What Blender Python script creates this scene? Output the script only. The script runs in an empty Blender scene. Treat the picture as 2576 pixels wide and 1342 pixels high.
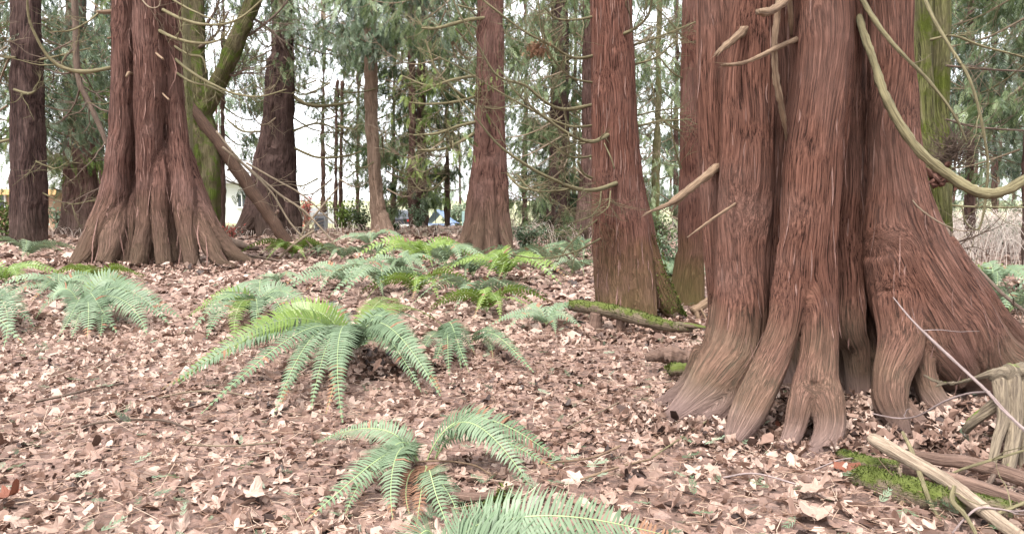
import bpy, math, random
import numpy as np
from math import radians as R, pi

random.seed(7)
rng = np.random.default_rng(7)
scene = bpy.context.scene
C = scene.collection

# ---------------------------------------------------------------- camera, sky, sun, exposure
F = 1900.0            # focal length in pixels of a 2576 px wide frame
CAMH = 1.35
PITCH = math.atan(171 / F)
cd = bpy.data.cameras.new('camera'); cam = bpy.data.objects.new('camera', cd); C.objects.link(cam)
cam.location = (0, 0, CAMH); cam.rotation_euler = (pi / 2 - PITCH, 0, 0)
cd.sensor_width = 36; cd.lens = 36 * F / 2576; cd.clip_start = 0.05; cd.clip_end = 1000
scene.camera = cam

SUN_EL, SUN_AZ = R(62), R(215)
w = bpy.data.worlds.new('World'); scene.world = w; w.use_nodes = True
nt = w.node_tree; nt.nodes.clear()
sky = nt.nodes.new('ShaderNodeTexSky'); sky.sky_type = 'NISHITA'; sky.sun_disc = False
sky.sun_elevation = SUN_EL; sky.sun_rotation = SUN_AZ; sky.air_density = 1.0; sky.dust_density = 1.0; sky.ozone_density = 1.0
hs = nt.nodes.new('ShaderNodeHueSaturation'); hs.inputs['Saturation'].default_value = 0.22
bg = nt.nodes.new('ShaderNodeBackground'); bg.inputs['Strength'].default_value = 0.11
wo = nt.nodes.new('ShaderNodeOutputWorld')
ov = nt.nodes.new('ShaderNodeMix'); ov.data_type = 'RGBA'; ov.inputs[0].default_value = .6; ov.inputs[7].default_value = (4.6, 4.7, 4.9, 1)   # cloud cover
nt.links.new(sky.outputs[0], hs.inputs['Color']); nt.links.new(hs.outputs[0], ov.inputs[6]); nt.links.new(ov.outputs[2], bg.inputs[0]); nt.links.new(bg.outputs[0], wo.inputs[0])

sd = bpy.data.lights.new('sun', 'SUN'); sun = bpy.data.objects.new('sun', sd); C.objects.link(sun)
sd.energy = 1.5; sd.angle = R(18); sd.color = (1, 0.96, 0.92)
# direction towards the sun (azimuth measured from +Y clockwise, as the sky texture does)
from mathutils import Vector
sdir = Vector((math.sin(SUN_AZ) * math.cos(SUN_EL), math.cos(SUN_AZ) * math.cos(SUN_EL), math.sin(SUN_EL)))
sun.rotation_euler = (-sdir).to_track_quat('-Z', 'Y').to_euler()

vs = scene.view_settings
vs.view_transform = 'Standard'; vs.look = 'None'; vs.gamma = 1; vs.use_curve_mapping = False
vs.exposure = 2.5
scene.cycles.max_bounces = 6; scene.cycles.diffuse_bounces = 4; scene.cycles.glossy_bounces = 2
scene.cycles.transmission_bounces = 3; scene.cycles.transparent_max_bounces = 6

# ---------------------------------------------------------------- helpers
cp, sp = math.cos(PITCH), math.sin(PITCH)

def P(u, v, Y):
    """world point on the ray of frame position (u, v) at world distance Y"""
    a = (u - 1288) / F; b = (671 - v) / F
    dy = cp + b * sp; dz = -sp + b * cp
    t = Y / dy
    return np.array([a * t, Y, CAMH + dz * t])

def gh(x, y):
    """height of the ground"""
    x = np.asarray(x, float); y = np.asarray(y, float)
    z = 0.035 * np.sin(x * 0.9 + 1.3) * np.sin(y * 0.7 + .4) + 0.02 * np.sin(x * 2.3 + y * 1.7) + 0.012 * np.sin(x * 4.1 - y * 3.3)
    z = z + 0.22 * np.exp(-((x + 3.2) / 3.5) ** 2 - ((y - 30) / 3.0) ** 2)
    z = z - 0.95 * np.exp(-((x + 6.5) / 6.5) ** 2 - ((y - 48) / 8.0) ** 2)
    z = z + 0.10 * np.exp(-((x + 5.0) / 1.3) ** 2 - ((y - 26.3) / 1.5) ** 2)
    return z

def G(u, v, dz=0.0):
    """ground point seen at frame position (u, v)"""
    Y = 1500 / max(v - 500, 1)
    a = (u - 1288) / F; b = (671 - v) / F
    dy = cp + b * sp; dz_ = -sp + b * cp
    lo = 1.0; prev = lo
    for i in range(700):
        Y = 1.5 * 1.012 ** i
        t = Y / dy
        if CAMH + dz_ * t <= float(gh(a * t, Y)) + dz:
            break
        prev = Y
    lo, hi = prev, Y
    for _ in range(24):
        m = (lo + hi) / 2; t = m / dy
        if CAMH + dz_ * t <= float(gh(a * t, m)) + dz: hi = m
        else: lo = m
    t = hi / dy
    return np.array([a * t, hi, CAMH + dz_ * t])

def GX(u, Y):
    p = P(u, 500, Y); return np.array([p[0], Y, float(gh(p[0], Y))])

def hash3(ix, iy, iz, seed):
    h = (ix * 374761393 + iy * 668265263 + iz * 1274126177 + seed * 974634777) & 0xffffffff
    h = ((h ^ (h >> 13)) * 1274126177) & 0xffffffff
    h = (h ^ (h >> 16)) & 0xffff
    return h / 32767.5 - 1.0

VR = np.array([[.812, -.423, .402], [.507, .851, -.128], [-.288, .311, .906]])
def vnoise(p, seed=0):
    p = p @ VR
    i = np.floor(p).astype(np.int64); f = p - i; f = f * f * (3 - 2 * f)
    out = 0
    for dx in (0, 1):
        for dy in (0, 1):
            for dz in (0, 1):
                wgt = (f[:, 0] if dx else 1 - f[:, 0]) * (f[:, 1] if dy else 1 - f[:, 1]) * (f[:, 2] if dz else 1 - f[:, 2])
                out = out + wgt * hash3(i[:, 0] + dx, i[:, 1] + dy, i[:, 2] + dz, seed)
    return out

def spline(pts, n):
    """Catmull-Rom through rows of any width, n samples per span"""
    p = np.asarray(pts, float)
    if len(p) == 2:
        t = np.linspace(0, 1, n + 1)[:, None]; return p[0] * (1 - t) + p[1] * t
    q = np.vstack([2 * p[0] - p[1], p, 2 * p[-1] - p[-2]])
    out = []
    for k in range(1, len(q) - 2):
        t = np.linspace(0, 1, n, endpoint=False)[:, None]
        a, b, c, d = q[k - 1], q[k], q[k + 1], q[k + 2]
        out.append(0.5 * ((2 * b) + (-a + c) * t + (2 * a - 5 * b + 4 * c - d) * t * t + (-a + 3 * b - 3 * c + d) * t ** 3))
    out.append(q[-2][None])
    return np.vstack(out)

def frames(path):
    T = np.gradient(path, axis=0); T /= np.maximum(np.linalg.norm(T, axis=1, keepdims=True), 1e-9)
    ref = np.array([1., 0, 0]) if abs(T[0][0]) < .8 else np.array([0, 1., 0])
    E1 = np.zeros_like(path); e = ref
    for i, t in enumerate(T):
        e = e - t * e.dot(t); e = e / max(np.linalg.norm(e), 1e-9); E1[i] = e
    return T, E1, np.cross(T, E1)

class MB:
    """collects geometry, links it as one mesh object"""
    def __init__(s): s.v = []; s.f = {3: [], 4: []}; s.m = {3: [], 4: []}; s.t = []; s.q = []; s.n = 0
    def add(s, V, F4=None, F3=None, tone=0.5, mat=0, q=None):
        V = np.asarray(V, float).reshape(-1, 3); s.v.append(V); s.q.append(V if q is None else q)
        s.t.append(np.broadcast_to(np.asarray(tone, float), (len(V),)))
        for k, f in ((4, F4), (3, F3)):
            if f is not None and len(f):
                f = np.asarray(f, np.int64).reshape(-1, k) + s.n
                s.f[k].append(f); s.m[k].append(np.full(len(f), mat, np.int32))
        s.n += len(V)
    def tube(s, path, r, seg=6, tone=0.5, mat=0, cap=True, jag=0):
        path = np.asarray(path, float); n = len(path); r = np.broadcast_to(np.asarray(r, float), (n,))
        T, A, B = frames(path)
        if jag and n > 4: r = r * (1 + jag * .7 * vnoise(path * 9 + 3, 4) + jag * .8 * vnoise(path * 31, 6))
        th = np.linspace(0, 2 * pi, seg, endpoint=False)
        rr = r[:, None] * (1 + (rng.uniform(-jag, jag, (n, seg)) if jag else 0))
        V = path[:, None] + rr[..., None] * (A[:, None] * np.cos(th)[None, :, None] + B[:, None] * np.sin(th)[None, :, None])
        i, j = np.meshgrid(np.arange(n - 1), np.arange(seg), indexing='ij'); j2 = (j + 1) % seg
        Q = np.stack([i * seg + j, i * seg + j2, (i + 1) * seg + j2, (i + 1) * seg + j], -1).reshape(-1, 4)
        V = V.reshape(-1, 3); F3 = []; ref = float(r.max()); o_ = float(path[0].sum()) * 3.1 % 7
        d_ = np.concatenate([[0], np.cumsum(np.linalg.norm(np.diff(path, axis=0), axis=1))])
        q = np.stack(np.broadcast_arrays(ref * np.cos(th)[None] + o_, ref * np.sin(th)[None], d_[:, None]), -1).reshape(-1, 3)
        if cap:
            q = np.vstack([q, q[:1] * 0 + [o_, 0, 0], q[:1] * 0 + [o_, 0, d_[-1]]])
            V = np.vstack([V, path[:1], path[-1:]]); a, b = n * seg, n * seg + 1
            for k in range(seg):
                F3.append((a, (k + 1) % seg, k)); F3.append((b, (n - 1) * seg + k, (n - 1) * seg + (k + 1) % seg))
        s.add(V, Q, F3 if cap else None, tone, mat, q)
    def box(s, c, d, tone=0.5, mat=0, rz=0):
        c = np.asarray(c, float); d = np.asarray(d, float) / 2
        V = np.array([[x, y, z] for x in (-1, 1) for y in (-1, 1) for z in (-1, 1)]) * d
        cs, sn = math.cos(rz), math.sin(rz)
        V = V @ np.array([[cs, sn, 0], [-sn, cs, 0], [0, 0, 1]]) + c
        s.add(V, [(0, 1, 3, 2), (4, 6, 7, 5), (0, 4, 5, 1), (2, 3, 7, 6), (0, 2, 6, 4), (1, 5, 7, 3)], None, tone, mat)
    def inst(s, TV, T3, M, T, tone, mat=0):
        """copies of a template (TV, T3) under matrices M and offsets T"""
        N, k = len(M), len(TV)
        if not N: return
        V = np.einsum('nij,kj->nki', M, TV) + T[:, None]
        Fx = (T3[None] + (np.arange(N) * k)[:, None, None]).reshape(-1, T3.shape[1])
        tn = np.repeat(np.broadcast_to(tone, (N,)), k)
        if T3.shape[1] == 3: s.add(V, None, Fx, tn, mat)
        else: s.add(V, Fx, None, tn, mat)
    def build(s, name, mats, parent=None, smooth=True, off=None):
        if not s.n: return None
        V = np.vstack(s.v)
        if off is None:
            off = np.array([0., 0, 0]); q = parent
            while q is not None: off = off + np.array(q.location); q = q.parent
        V = V - off
        f4 = np.vstack(s.f[4]) if s.f[4] else np.zeros((0, 4), np.int64)
        f3 = np.vstack(s.f[3]) if s.f[3] else np.zeros((0, 3), np.int64)
        me = bpy.data.meshes.new(name)
        me.vertices.add(len(V)); me.vertices.foreach_set('co', V.astype(np.float32).ravel())
        loops = np.concatenate([f4.ravel(), f3.ravel()]).astype(np.int32)
        me.loops.add(len(loops)); me.loops.foreach_set('vertex_index', loops)
        tot = np.concatenate([np.full(len(f4), 4), np.full(len(f3), 3)]).astype(np.int32)
        me.polygons.add(len(tot))
        me.polygons.foreach_set('loop_start', np.concatenate([[0], np.cumsum(tot)[:-1]]).astype(np.int32))
        mi = np.concatenate([np.concatenate(s.m[4]) if s.m[4] else np.zeros(0, int), np.concatenate(s.m[3]) if s.m[3] else np.zeros(0, int)]).astype(np.int32)
        me.polygons.foreach_set('material_index', mi)
        me.polygons.foreach_set('use_smooth', np.full(len(tot), bool(smooth)))
        a = me.attributes.new('tone', 'FLOAT', 'POINT'); a.data.foreach_set('value', np.concatenate(s.t).astype(np.float32))
        a = me.attributes.new('bark', 'FLOAT_VECTOR', 'POINT'); a.data.foreach_set('vector', np.vstack(s.q).astype(np.float32).ravel())
        me.update(calc_edges=True); me.validate()
        for m in (mats if isinstance(mats, (list, tuple)) else [mats]): me.materials.append(m)
        o = bpy.data.objects.new(name, me); C.objects.link(o)
        if parent is not None: o.parent = parent
        return o

def tag(o, label=None, cat=None, group=None, kind=None):
    if label: o['label'] = label
    if cat: o['category'] = cat
    if group: o['group'] = group
    if kind: o['kind'] = kind
    return o

def thing(name, loc, label, cat, group=None):
    o = bpy.data.objects.new(name, None); C.objects.link(o); o.location = tuple(float(c) for c in loc); o.empty_display_size = .2
    return tag(o, label, cat, group)

# ---------------------------------------------------------------- materials
def mat_new(name):
    m = bpy.data.materials.new(name); m.use_nodes = True; t = m.node_tree; t.nodes.clear()
    out = t.nodes.new('ShaderNodeOutputMaterial'); b = t.nodes.new('ShaderNodeBsdfPrincipled')
    t.links.new(b.outputs[0], out.inputs[0]); return m, t, b, out

def ramp(t, fac, stops, interp='LINEAR'):
    r = t.nodes.new('ShaderNodeValToRGB'); cr = r.color_ramp; cr.interpolation = interp
    while len(cr.elements) < len(stops): cr.elements.new(0.5)
    for e, (p, c) in zip(cr.elements, stops):
        e.position = p; e.color = (*c, 1) if len(c) == 3 else c
    t.links.new(fac, r.inputs[0]); return r.outputs[0]

def noise(t, vec, scale, detail=4, rough=.55, dist=0, map_scale=None):
    if map_scale is not None:
        mp = t.nodes.new('ShaderNodeMapping'); mp.inputs['Scale'].default_value = map_scale; mp.inputs['Rotation'].default_value = (.61, .83, .37)
        t.links.new(vec, mp.inputs[0]); vec = mp.outputs[0]
    n = t.nodes.new('ShaderNodeTexNoise'); n.inputs['Scale'].default_value = scale; n.inputs['Detail'].default_value = detail
    n.inputs['Roughness'].default_value = rough; n.inputs['Distortion'].default_value = dist
    t.links.new(vec, n.inputs['Vector']); return n.outputs[0]

def mix(t, fac, a, b, mode='MIX'):
    m = t.nodes.new('ShaderNodeMix'); m.data_type = 'RGBA'; m.blend_type = mode
    for s_, x in ((0, fac), (6, a), (7, b)):
        if isinstance(x, (int, float)): m.inputs[s_].default_value = x
        elif isinstance(x, tuple): m.inputs[s_].default_value = (*x, 1)
        else: t.links.new(x, m.inputs[s_])
    return m.outputs[2]

def math_(t, op, a, b=None, clamp=False):
    m = t.nodes.new('ShaderNodeMath'); m.operation = op; m.use_clamp = clamp
    for i, x in enumerate((a, b)):
        if x is None: continue
        if isinstance(x, (int, float)): m.inputs[i].default_value = x
        else: t.links.new(x, m.inputs[i])
    return m.outputs[0]

def bump(t, b, h, strength=.5, dist=.02, prev=None):
    n = t.nodes.new('ShaderNodeBump'); n.inputs['Strength'].default_value = strength; n.inputs['Distance'].default_value = dist
    t.links.new(h, n.inputs['Height'])
    if prev is not None: t.links.new(prev, n.inputs['Normal'])
    t.links.new(n.outputs[0], b.inputs['Normal']); return n.outputs[0]

def bark_mat(name, dark, mid, light,  base_tint=(.17, .14, .085), base_z=(0.0, 1.2), base_amt=.6, moss=0.0, moss_col=(.13, .2, .02), fine=1.0, bstr=.8, foot=None):
    """fibrous cedar bark; the 'bark' attribute runs round and along every stem"""
    m, t, b, out = mat_new(name)
    at = t.nodes.new('ShaderNodeAttribute'); at.attribute_name = 'bark'; vec = at.outputs['Vector']
    geo = t.nodes.new('ShaderNodeNewGeometry'); pos = geo.outputs['Position']
    # gentle weave so that the strips do not run dead straight
    wv = t.nodes.new('ShaderNodeTexNoise'); wv.inputs['Scale'].default_value = 2.2; wv.inputs['Detail'].default_value = 2
    t.links.new(vec, wv.inputs['Vector'])
    vm = t.nodes.new('ShaderNodeVectorMath'); vm.operation = 'MULTIPLY_ADD'; vm.inputs[1].default_value = (.035, .035, 0)
    t.links.new(wv.outputs[1], vm.inputs[0]); t.links.new(vec, vm.inputs[2]); vec = vm.outputs[0]
    f1 = noise(t, vec, 1, 6, .68, .12, (88 * fine, 88 * fine, 1.7))
    f2 = noise(t, vec, 1, 4, .6, .1, (240 * fine, 240 * fine, 9))
    f3 = noise(t, vec, 1, 3, .5, .1, (26 * fine, 26 * fine, .7))
    big = noise(t, pos, 1.7, 3, .6)
    col = ramp(t, f1, [(.35, tuple(c * .5 for c in dark)), (.42, dark), (.48, mid), (.6, mid), (.75, light)])
    col = mix(t, math_(t, 'MULTIPLY', ramp(t, big, [(.42, (0, 0, 0)), (.68, (1, 1, 1))]), .55), col, mix(t, .5, light, (.2, .13, .11)))
    col = mix(t, math_(t, 'MULTIPLY', ramp(t, f2, [(.35, (1, 1, 1)), (.55, (0, 0, 0))]), .45), col, dark)
    sep = t.nodes.new('ShaderNodeSeparateXYZ'); t.links.new(pos, sep.inputs[0])
    mr = t.nodes.new('ShaderNodeMapRange'); mr.inputs['From Min'].default_value = base_z[0]; mr.inputs['From Max'].default_value = base_z[1]
    mr.inputs['To Min'].default_value = 1; mr.inputs['To Max'].default_value = 0
    t.links.new(math_(t, 'ADD', sep.outputs[2], math_(t, 'MULTIPLY', math_(t, 'SUBTRACT', big, .5), 1.6)), mr.inputs[0])
    dn = noise(t, vec, 1, 3, .6, 0, (40, 40, 6))
    tint = mix(t, dn, tuple(c * .75 for c in base_tint), tuple(min(1, c * 1.3) for c in base_tint))
    col = mix(t, math_(t, 'MULTIPLY', mr.outputs[0], base_amt, True), col, tint)
    if foot:
        fm = t.nodes.new('ShaderNodeMapRange'); fm.inputs['From Min'].default_value = .02; fm.inputs['From Max'].default_value = .2; fm.inputs['To Min'].default_value = 1; fm.inputs['To Max'].default_value = 0
        t.links.new(math_(t, 'ADD', sep.outputs[2], math_(t, 'MULTIPLY', math_(t, 'SUBTRACT', big, .5), .3)), fm.inputs[0])
        col = mix(t, math_(t, 'MULTIPLY', fm.outputs[0], .75, True), col, foot)
    if moss > 0:
        mn = noise(t, pos, 3.5, 5, .7)
        th = .72 - moss * .4
        mk = ramp(t, mn, [(th - .06, (0, 0, 0)), (th + .08, (1, 1, 1))])
        mf = noise(t, pos, 60, 3, .7)
        mc = mix(t, mf, tuple(c * .45 for c in moss_col), tuple(min(1, c * 1.5) for c in moss_col))
        col = mix(t, math_(t, 'MULTIPLY', mk, .9), col, mc)
    t.links.new(col, b.inputs['Base Color']); b.inputs['Roughness'].default_value = .95
    b.inputs['Specular IOR Level'].default_value = .08
    h = math_(t, 'ADD', ramp(t, f1, [(.32, (0, 0, 0)), (.55, (1, 1, 1))]), math_(t, 'ADD', math_(t, 'MULTIPLY', f2, .7), math_(t, 'MULTIPLY', f3, 1.0)))
    bump(t, b, h, bstr, .022 / fine)
    return m

def wood_mat(name, a, c, moss=0.0, moss_col=(.16, .22, .03), stretch=None, mscale=6.0, rough=.8, specks=True):
    m, t, b, out = mat_new(name)
    tc = t.nodes.new('ShaderNodeTexCoord'); ob = tc.outputs['Object']
    at = t.nodes.new('ShaderNodeAttribute'); at.attribute_name = 'bark'; bk = at.outputs['Vector']
    n1 = noise(t, bk, 1, 5, .65, .3, (75, 75, 5)); n2 = noise(t, bk, 1, 4, .65, .2, (220, 220, 22)); n0 = noise(t, ob, 6, 3, .6)
    col = mix(t, ramp(t, n1, [(.38, (0, 0, 0)), (.58, (1, 1, 1))]), a, c)
    col = mix(t, ramp(t, n0, [(.5, (0, 0, 0)), (.75, (.5, .5, .5))]), col, tuple(x * .5 for x in a))
    col = mix(t, .35, col, mix(t, n2, tuple(x * .45 for x in a), c))
    if moss > 0:
        geo = t.nodes.new('ShaderNodeNewGeometry'); sep = t.nodes.new('ShaderNodeSeparateXYZ'); t.links.new(geo.outputs['Normal'], sep.inputs[0])
        mn = noise(t, ob, mscale, 5, .7)
        k = math_(t, 'ADD', mn, math_(t, 'MULTIPLY', sep.outputs[2], .22))
        th = .85 - moss * .5
        mk = ramp(t, k, [(th - .05, (0, 0, 0)), (th + .07, (1, 1, 1))])
        col = mix(t, mk, col, mix(t, n2, tuple(x * .4 for x in moss_col), tuple(min(1, x * 1.5) for x in moss_col)))
    t.links.new(col, b.inputs['Base Color']); b.inputs['Roughness'].default_value = rough; b.inputs['Specular IOR Level'].default_value = .3
    bump(t, b, math_(t, 'ADD', n1, math_(t, 'MULTIPLY', n2, .5)), .9, .02)
    return m

def leaf_mat(name, stops, trans=.3, rough=.5, spec=.5, var=None, vein=False):
    m, t, b, out = mat_new(name)
    at = t.nodes.new('ShaderNodeAttribute'); at.attribute_name = 'tone'
    col = ramp(t, at.outputs['Fac'], stops)
    tc = t.nodes.new('ShaderNodeTexCoord')
    n = noise(t, tc.outputs['Object'], var or 3.0, 3, .6)
    col = mix(t, ramp(t, n, [(.35, (0, 0, 0)), (.7, (.55, .55, .55))]), col, mix(t, 1.0, col, (.62, .62, .62), 'MULTIPLY'))
    t.links.new(col, b.inputs['Base Color']); b.inputs['Roughness'].default_value = rough; b.inputs['Specular IOR Level'].default_value = spec
    if trans:
        tr = t.nodes.new('ShaderNodeBsdfTranslucent'); t.links.new(col, tr.inputs[0])
        mx = t.nodes.new('ShaderNodeMixShader'); mx.inputs[0].default_value = trans
        t.links.new(b.outputs[0], mx.inputs[1]); t.links.new(tr.outputs[0], mx.inputs[2]); t.links.new(mx.outputs[0], out.inputs[0])
    return m

def plain_mat(name, col, rough=.6, metal=0, var=.25, scale=8):
    m, t, b, out = mat_new(name)
    tc = t.nodes.new('ShaderNodeTexCoord'); n = noise(t, tc.outputs['Object'], scale, 4, .6)
    c = mix(t, n, tuple(x * (1 - var) for x in col), tuple(min(1, x * (1 + var)) for x in col))
    t.links.new(c, b.inputs['Base Color']); b.inputs['Roughness'].default_value = rough; b.inputs['Metallic'].default_value = metal
    return m

M = {}
M['bark_hero'] = bark_mat('bark_red', (.04, .018, .013), (.16, .074, .052), (.24, .128, .096), base_tint=(.17, .13, .09), base_z=(-.1, .65), base_amt=.75, bstr=.9, fine=1.3, foot=(.29, .195, .175))
M['bark_left'] = bark_mat('bark_plum', (.05, .025, .02), (.15, .077, .06), (.23, .13, .105), base_tint=(.125, .095, .062), base_z=(.1, 1.7), base_amt=.6, fine=.8, bstr=1.0)
M['bark_mid'] = bark_mat('bark_rust', (.06, .027, .02), (.175, .08, .058), (.26, .135, .105), base_tint=(.15, .125, .05), base_z=(-.2, 1.0), base_amt=.8, fine=1.25, bstr=1.0)
M['bark_far'] = bark_mat('bark_far', (.06, .034, .028), (.14, .08, .066), (.21, .135, .115), base_tint=(.16, .12, .095), base_z=(0, 1.4), base_amt=.5, fine=.42, bstr=1.0)
M['bark_dark'] = bark_mat('bark_dark', (.035, .022, .02), (.085, .052, .045), (.14, .095, .083), base_tint=(.09, .07, .05), base_z=(0, 1.2), base_amt=.4, fine=.42, bstr=1.0)
M['bark_tan'] = bark_mat('bark_tan', (.14, .095, .065), (.29, .2, .145), (.4, .29, .21), base_tint=(.3, .2, .15), base_z=(0, 1.5), base_amt=.6, fine=.6, bstr=1.0)
M['bark_moss'] = bark_mat('bark_moss', (.05, .045, .022), (.12, .105, .05), (.19, .17, .1), base_tint=(.09, .085, .035), base_z=(0, 2.5), base_amt=.6, moss=.46, moss_col=(.085, .12, .02), fine=.5, bstr=1.0)
M['bark_mossy_right'] = bark_mat('bark_mossy_right', (.06, .058, .025), (.15, .15, .055), (.22, .21, .12), base_tint=(.09, .08, .04), base_z=(0, 1.2), base_amt=.6, moss=.42, moss_col=(.1, .125, .02), fine=.7, bstr=1.0)
M['bark_olive'] = bark_mat('bark_olive', (.1, .095, .045), (.2, .185, .095), (.28, .25, .16), base_tint=(.14, .135, .05), base_z=(0, 2.5), base_amt=.5, moss=.3, moss_col=(.12, .15, .03), fine=.5)
M['branch_pale'] = wood_mat('branch_pale', (.085, .065, .032), (.25, .215, .115))
M['branch_dead'] = wood_mat('branch_dead', (.09, .05, .03), (.28, .19, .12))
M['branch_olive'] = wood_mat('branch_olive', (.085, .068, .035), (.21, .18, .095))
M['branch_dark'] = wood_mat('branch_dark', (.045, .028, .02), (.16, .11, .08))
M['log_dark'] = wood_mat('log_dark', (.03, .018, .012), (.12, .068, .045))
M['twig'] = wood_mat('twig', (.13, .095, .06), (.29, .22, .15))
M['twig_pink'] = wood_mat('twig_pink', (.17, .12, .11), (.36, .28, .26))
M['log_brown'] = wood_mat('log_brown', (.08, .045, .033), (.22, .14, .105))
M['log_pale'] = wood_mat('log_pale', (.13, .09, .06), (.4, .31, .225))
M['log_moss'] = wood_mat('log_moss', (.06, .042, .028), (.2, .15, .1), moss=.5, moss_col=(.09, .11, .02))
M['stump'] = wood_mat('stump', (.06, .042, .03), (.26, .205, .14), moss=.2)
M['moss'] = leaf_mat('moss', [(0, (.02, .03, .007)), (.5, (.062, .08, .016)), (1, (.13, .15, .038))], .15, .9, .1)
M['foliage'] = leaf_mat('foliage', [(0, (.016, .028, .01)), (.35, (.048, .078, .026)), (.65, (.11, .155, .055)), (1, (.26, .32, .16))], .4, .45, .5)
M['foliage_blue'] = leaf_mat('foliage_blue', [(0, (.017, .03, .013)), (.35, (.056, .092, .044)), (.65, (.13, .185, .098)), (1, (.3, .37, .25))], .4, .4, .6)
M['foliage_yellow'] = leaf_mat('foliage_yellow', [(0, (.05, .08, .015)), (.5, (.13, .19, .04)), (1, (.28, .35, .1))], .35, .5, .4)
M['fern'] = leaf_mat('fern', [(0, (.06, .1, .045)), (.5, (.118, .175, .092)), (1, (.205, .265, .165))], .25, .5, .35, 5)
M['fern_yellow'] = leaf_mat('fern_yellow', [(0, (.06, .11, .015)), (.5, (.14, .21, .03)), (1, (.26, .34, .08))], .3, .45, .5, 5)
M['fern_dead'] = leaf_mat('fern_dead', [(0, (.13, .06, .035)), (1, (.27, .15, .09))], .1, .8, .2, 5)
M['rachis'] = plain_mat('rachis', (.24, .3, .13), .6)
M['litter'] = leaf_mat('litter', [(0, (.03, .015, .011)), (.18, (.1, .052, .035)), (.4, (.24, .147, .11)), (.65, (.37, .255, .2)), (1, (.54, .42, .35))], .12, .6, .4, 45)
M['needles'] = leaf_mat('needles', [(0, (.12, .06, .04)), (.5, (.32, .2, .14)), (1, (.55, .42, .32))], 0, .8, .2, 9)

def ground_material():
    m, t, b, out = mat_new('forest_floor')
    geo = t.nodes.new('ShaderNodeNewGeometry'); pos = geo.outputs['Position']
    v = t.nodes.new('ShaderNodeTexVoronoi'); v.inputs['Scale'].default_value = 16; t.links.new(pos, v.inputs['Vector'])
    sp_ = t.nodes.new('ShaderNodeSeparateColor'); t.links.new(v.outputs['Color'], sp_.inputs[0])
    n = noise(t, pos, 40, 5, .7); n2 = noise(t, pos, .5, 4, .6); n3 = noise(t, pos, 7, 5, .7)
    c = ramp(t, sp_.outputs[0], [(0, (.04, .02, .014)), (.4, (.12, .065, .048)), (.75, (.24, .145, .115)), (1, (.4, .27, .22))])
    c = mix(t, .5, c, ramp(t, n, [(.3, (.05, .028, .02)), (.6, (.26, .16, .12)), (.8, (.45, .33, .27))]))
    c = mix(t, ramp(t, n3, [(.55, (0, 0, 0)), (.72, (.6, .6, .6))]), c, (.12, .075, .06))
    sx = t.nodes.new('ShaderNodeSeparateXYZ'); t.links.new(pos, sx.inputs[0])
    mr = t.nodes.new('ShaderNodeMapRange'); mr.inputs['From Min'].default_value = 24; mr.inputs['From Max'].default_value = 40
    t.links.new(math_(t, 'ADD', sx.outputs[1], math_(t, 'MULTIPLY', math_(t, 'SUBTRACT', n2, .5), 18)), mr.inputs[0])
    grass = ramp(t, n, [(.3, (.16, .17, .07)), (.7, (.42, .4, .25))])
    c = mix(t, mr.outputs[0], c, grass)
    t.links.new(c, b.inputs['Base Color']); b.inputs['Roughness'].default_value = .9
    bump(t, b, math_(t, 'ADD', n, math_(t, 'MULTIPLY', v.outputs['Distance'], 2)), .9, .03)
    return m
M['ground'] = ground_material()

# ---------------------------------------------------------------- ground
def nonuni(near, far, step, grow):
    a = [0.0]
    while a[-1] < far:
        a.append(a[-1] + (step if a[-1] < near else step * (1 + (a[-1] - near) * grow)))
    return np.array(a)
xa = nonuni(12, 400, .22, .12); xs = np.concatenate([-xa[::-1], xa[1:]])
ys = np.concatenate([-nonuni(4, 200, .3, .2)[::-1], nonuni(34, 600, .22, .12)[1:]])
X, Y_ = np.meshgrid(xs, ys); Z = gh(X, Y_)
g = MB(); nx, ny = len(xs), len(ys)
i, j = np.meshgrid(np.arange(ny - 1), np.arange(nx - 1), indexing='ij')
g.add(np.stack([X, Y_, Z], -1), np.stack([i * nx + j, i * nx + j + 1, (i + 1) * nx + j + 1, (i + 1) * nx + j], -1))
tag(g.build('ground', M['ground']), kind='structure')

# ---------------------------------------------------------------- trunks: overlapping stems fused into one skin
def px_lobe(pts, Y=None):
    """(u, v, [Y,] width) in frame units -> rows x, y, z, r"""
    out = []
    for p in pts:
        u, v = p[0], p[1]; yy = p[2] if Y is None else Y + (p[2] if len(p) > 3 else 0); wd = p[-1]
        q = P(u, v, yy); out.append((*q, max(wd, 2) / 2 * yy / F))
    return np.array(out)

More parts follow.
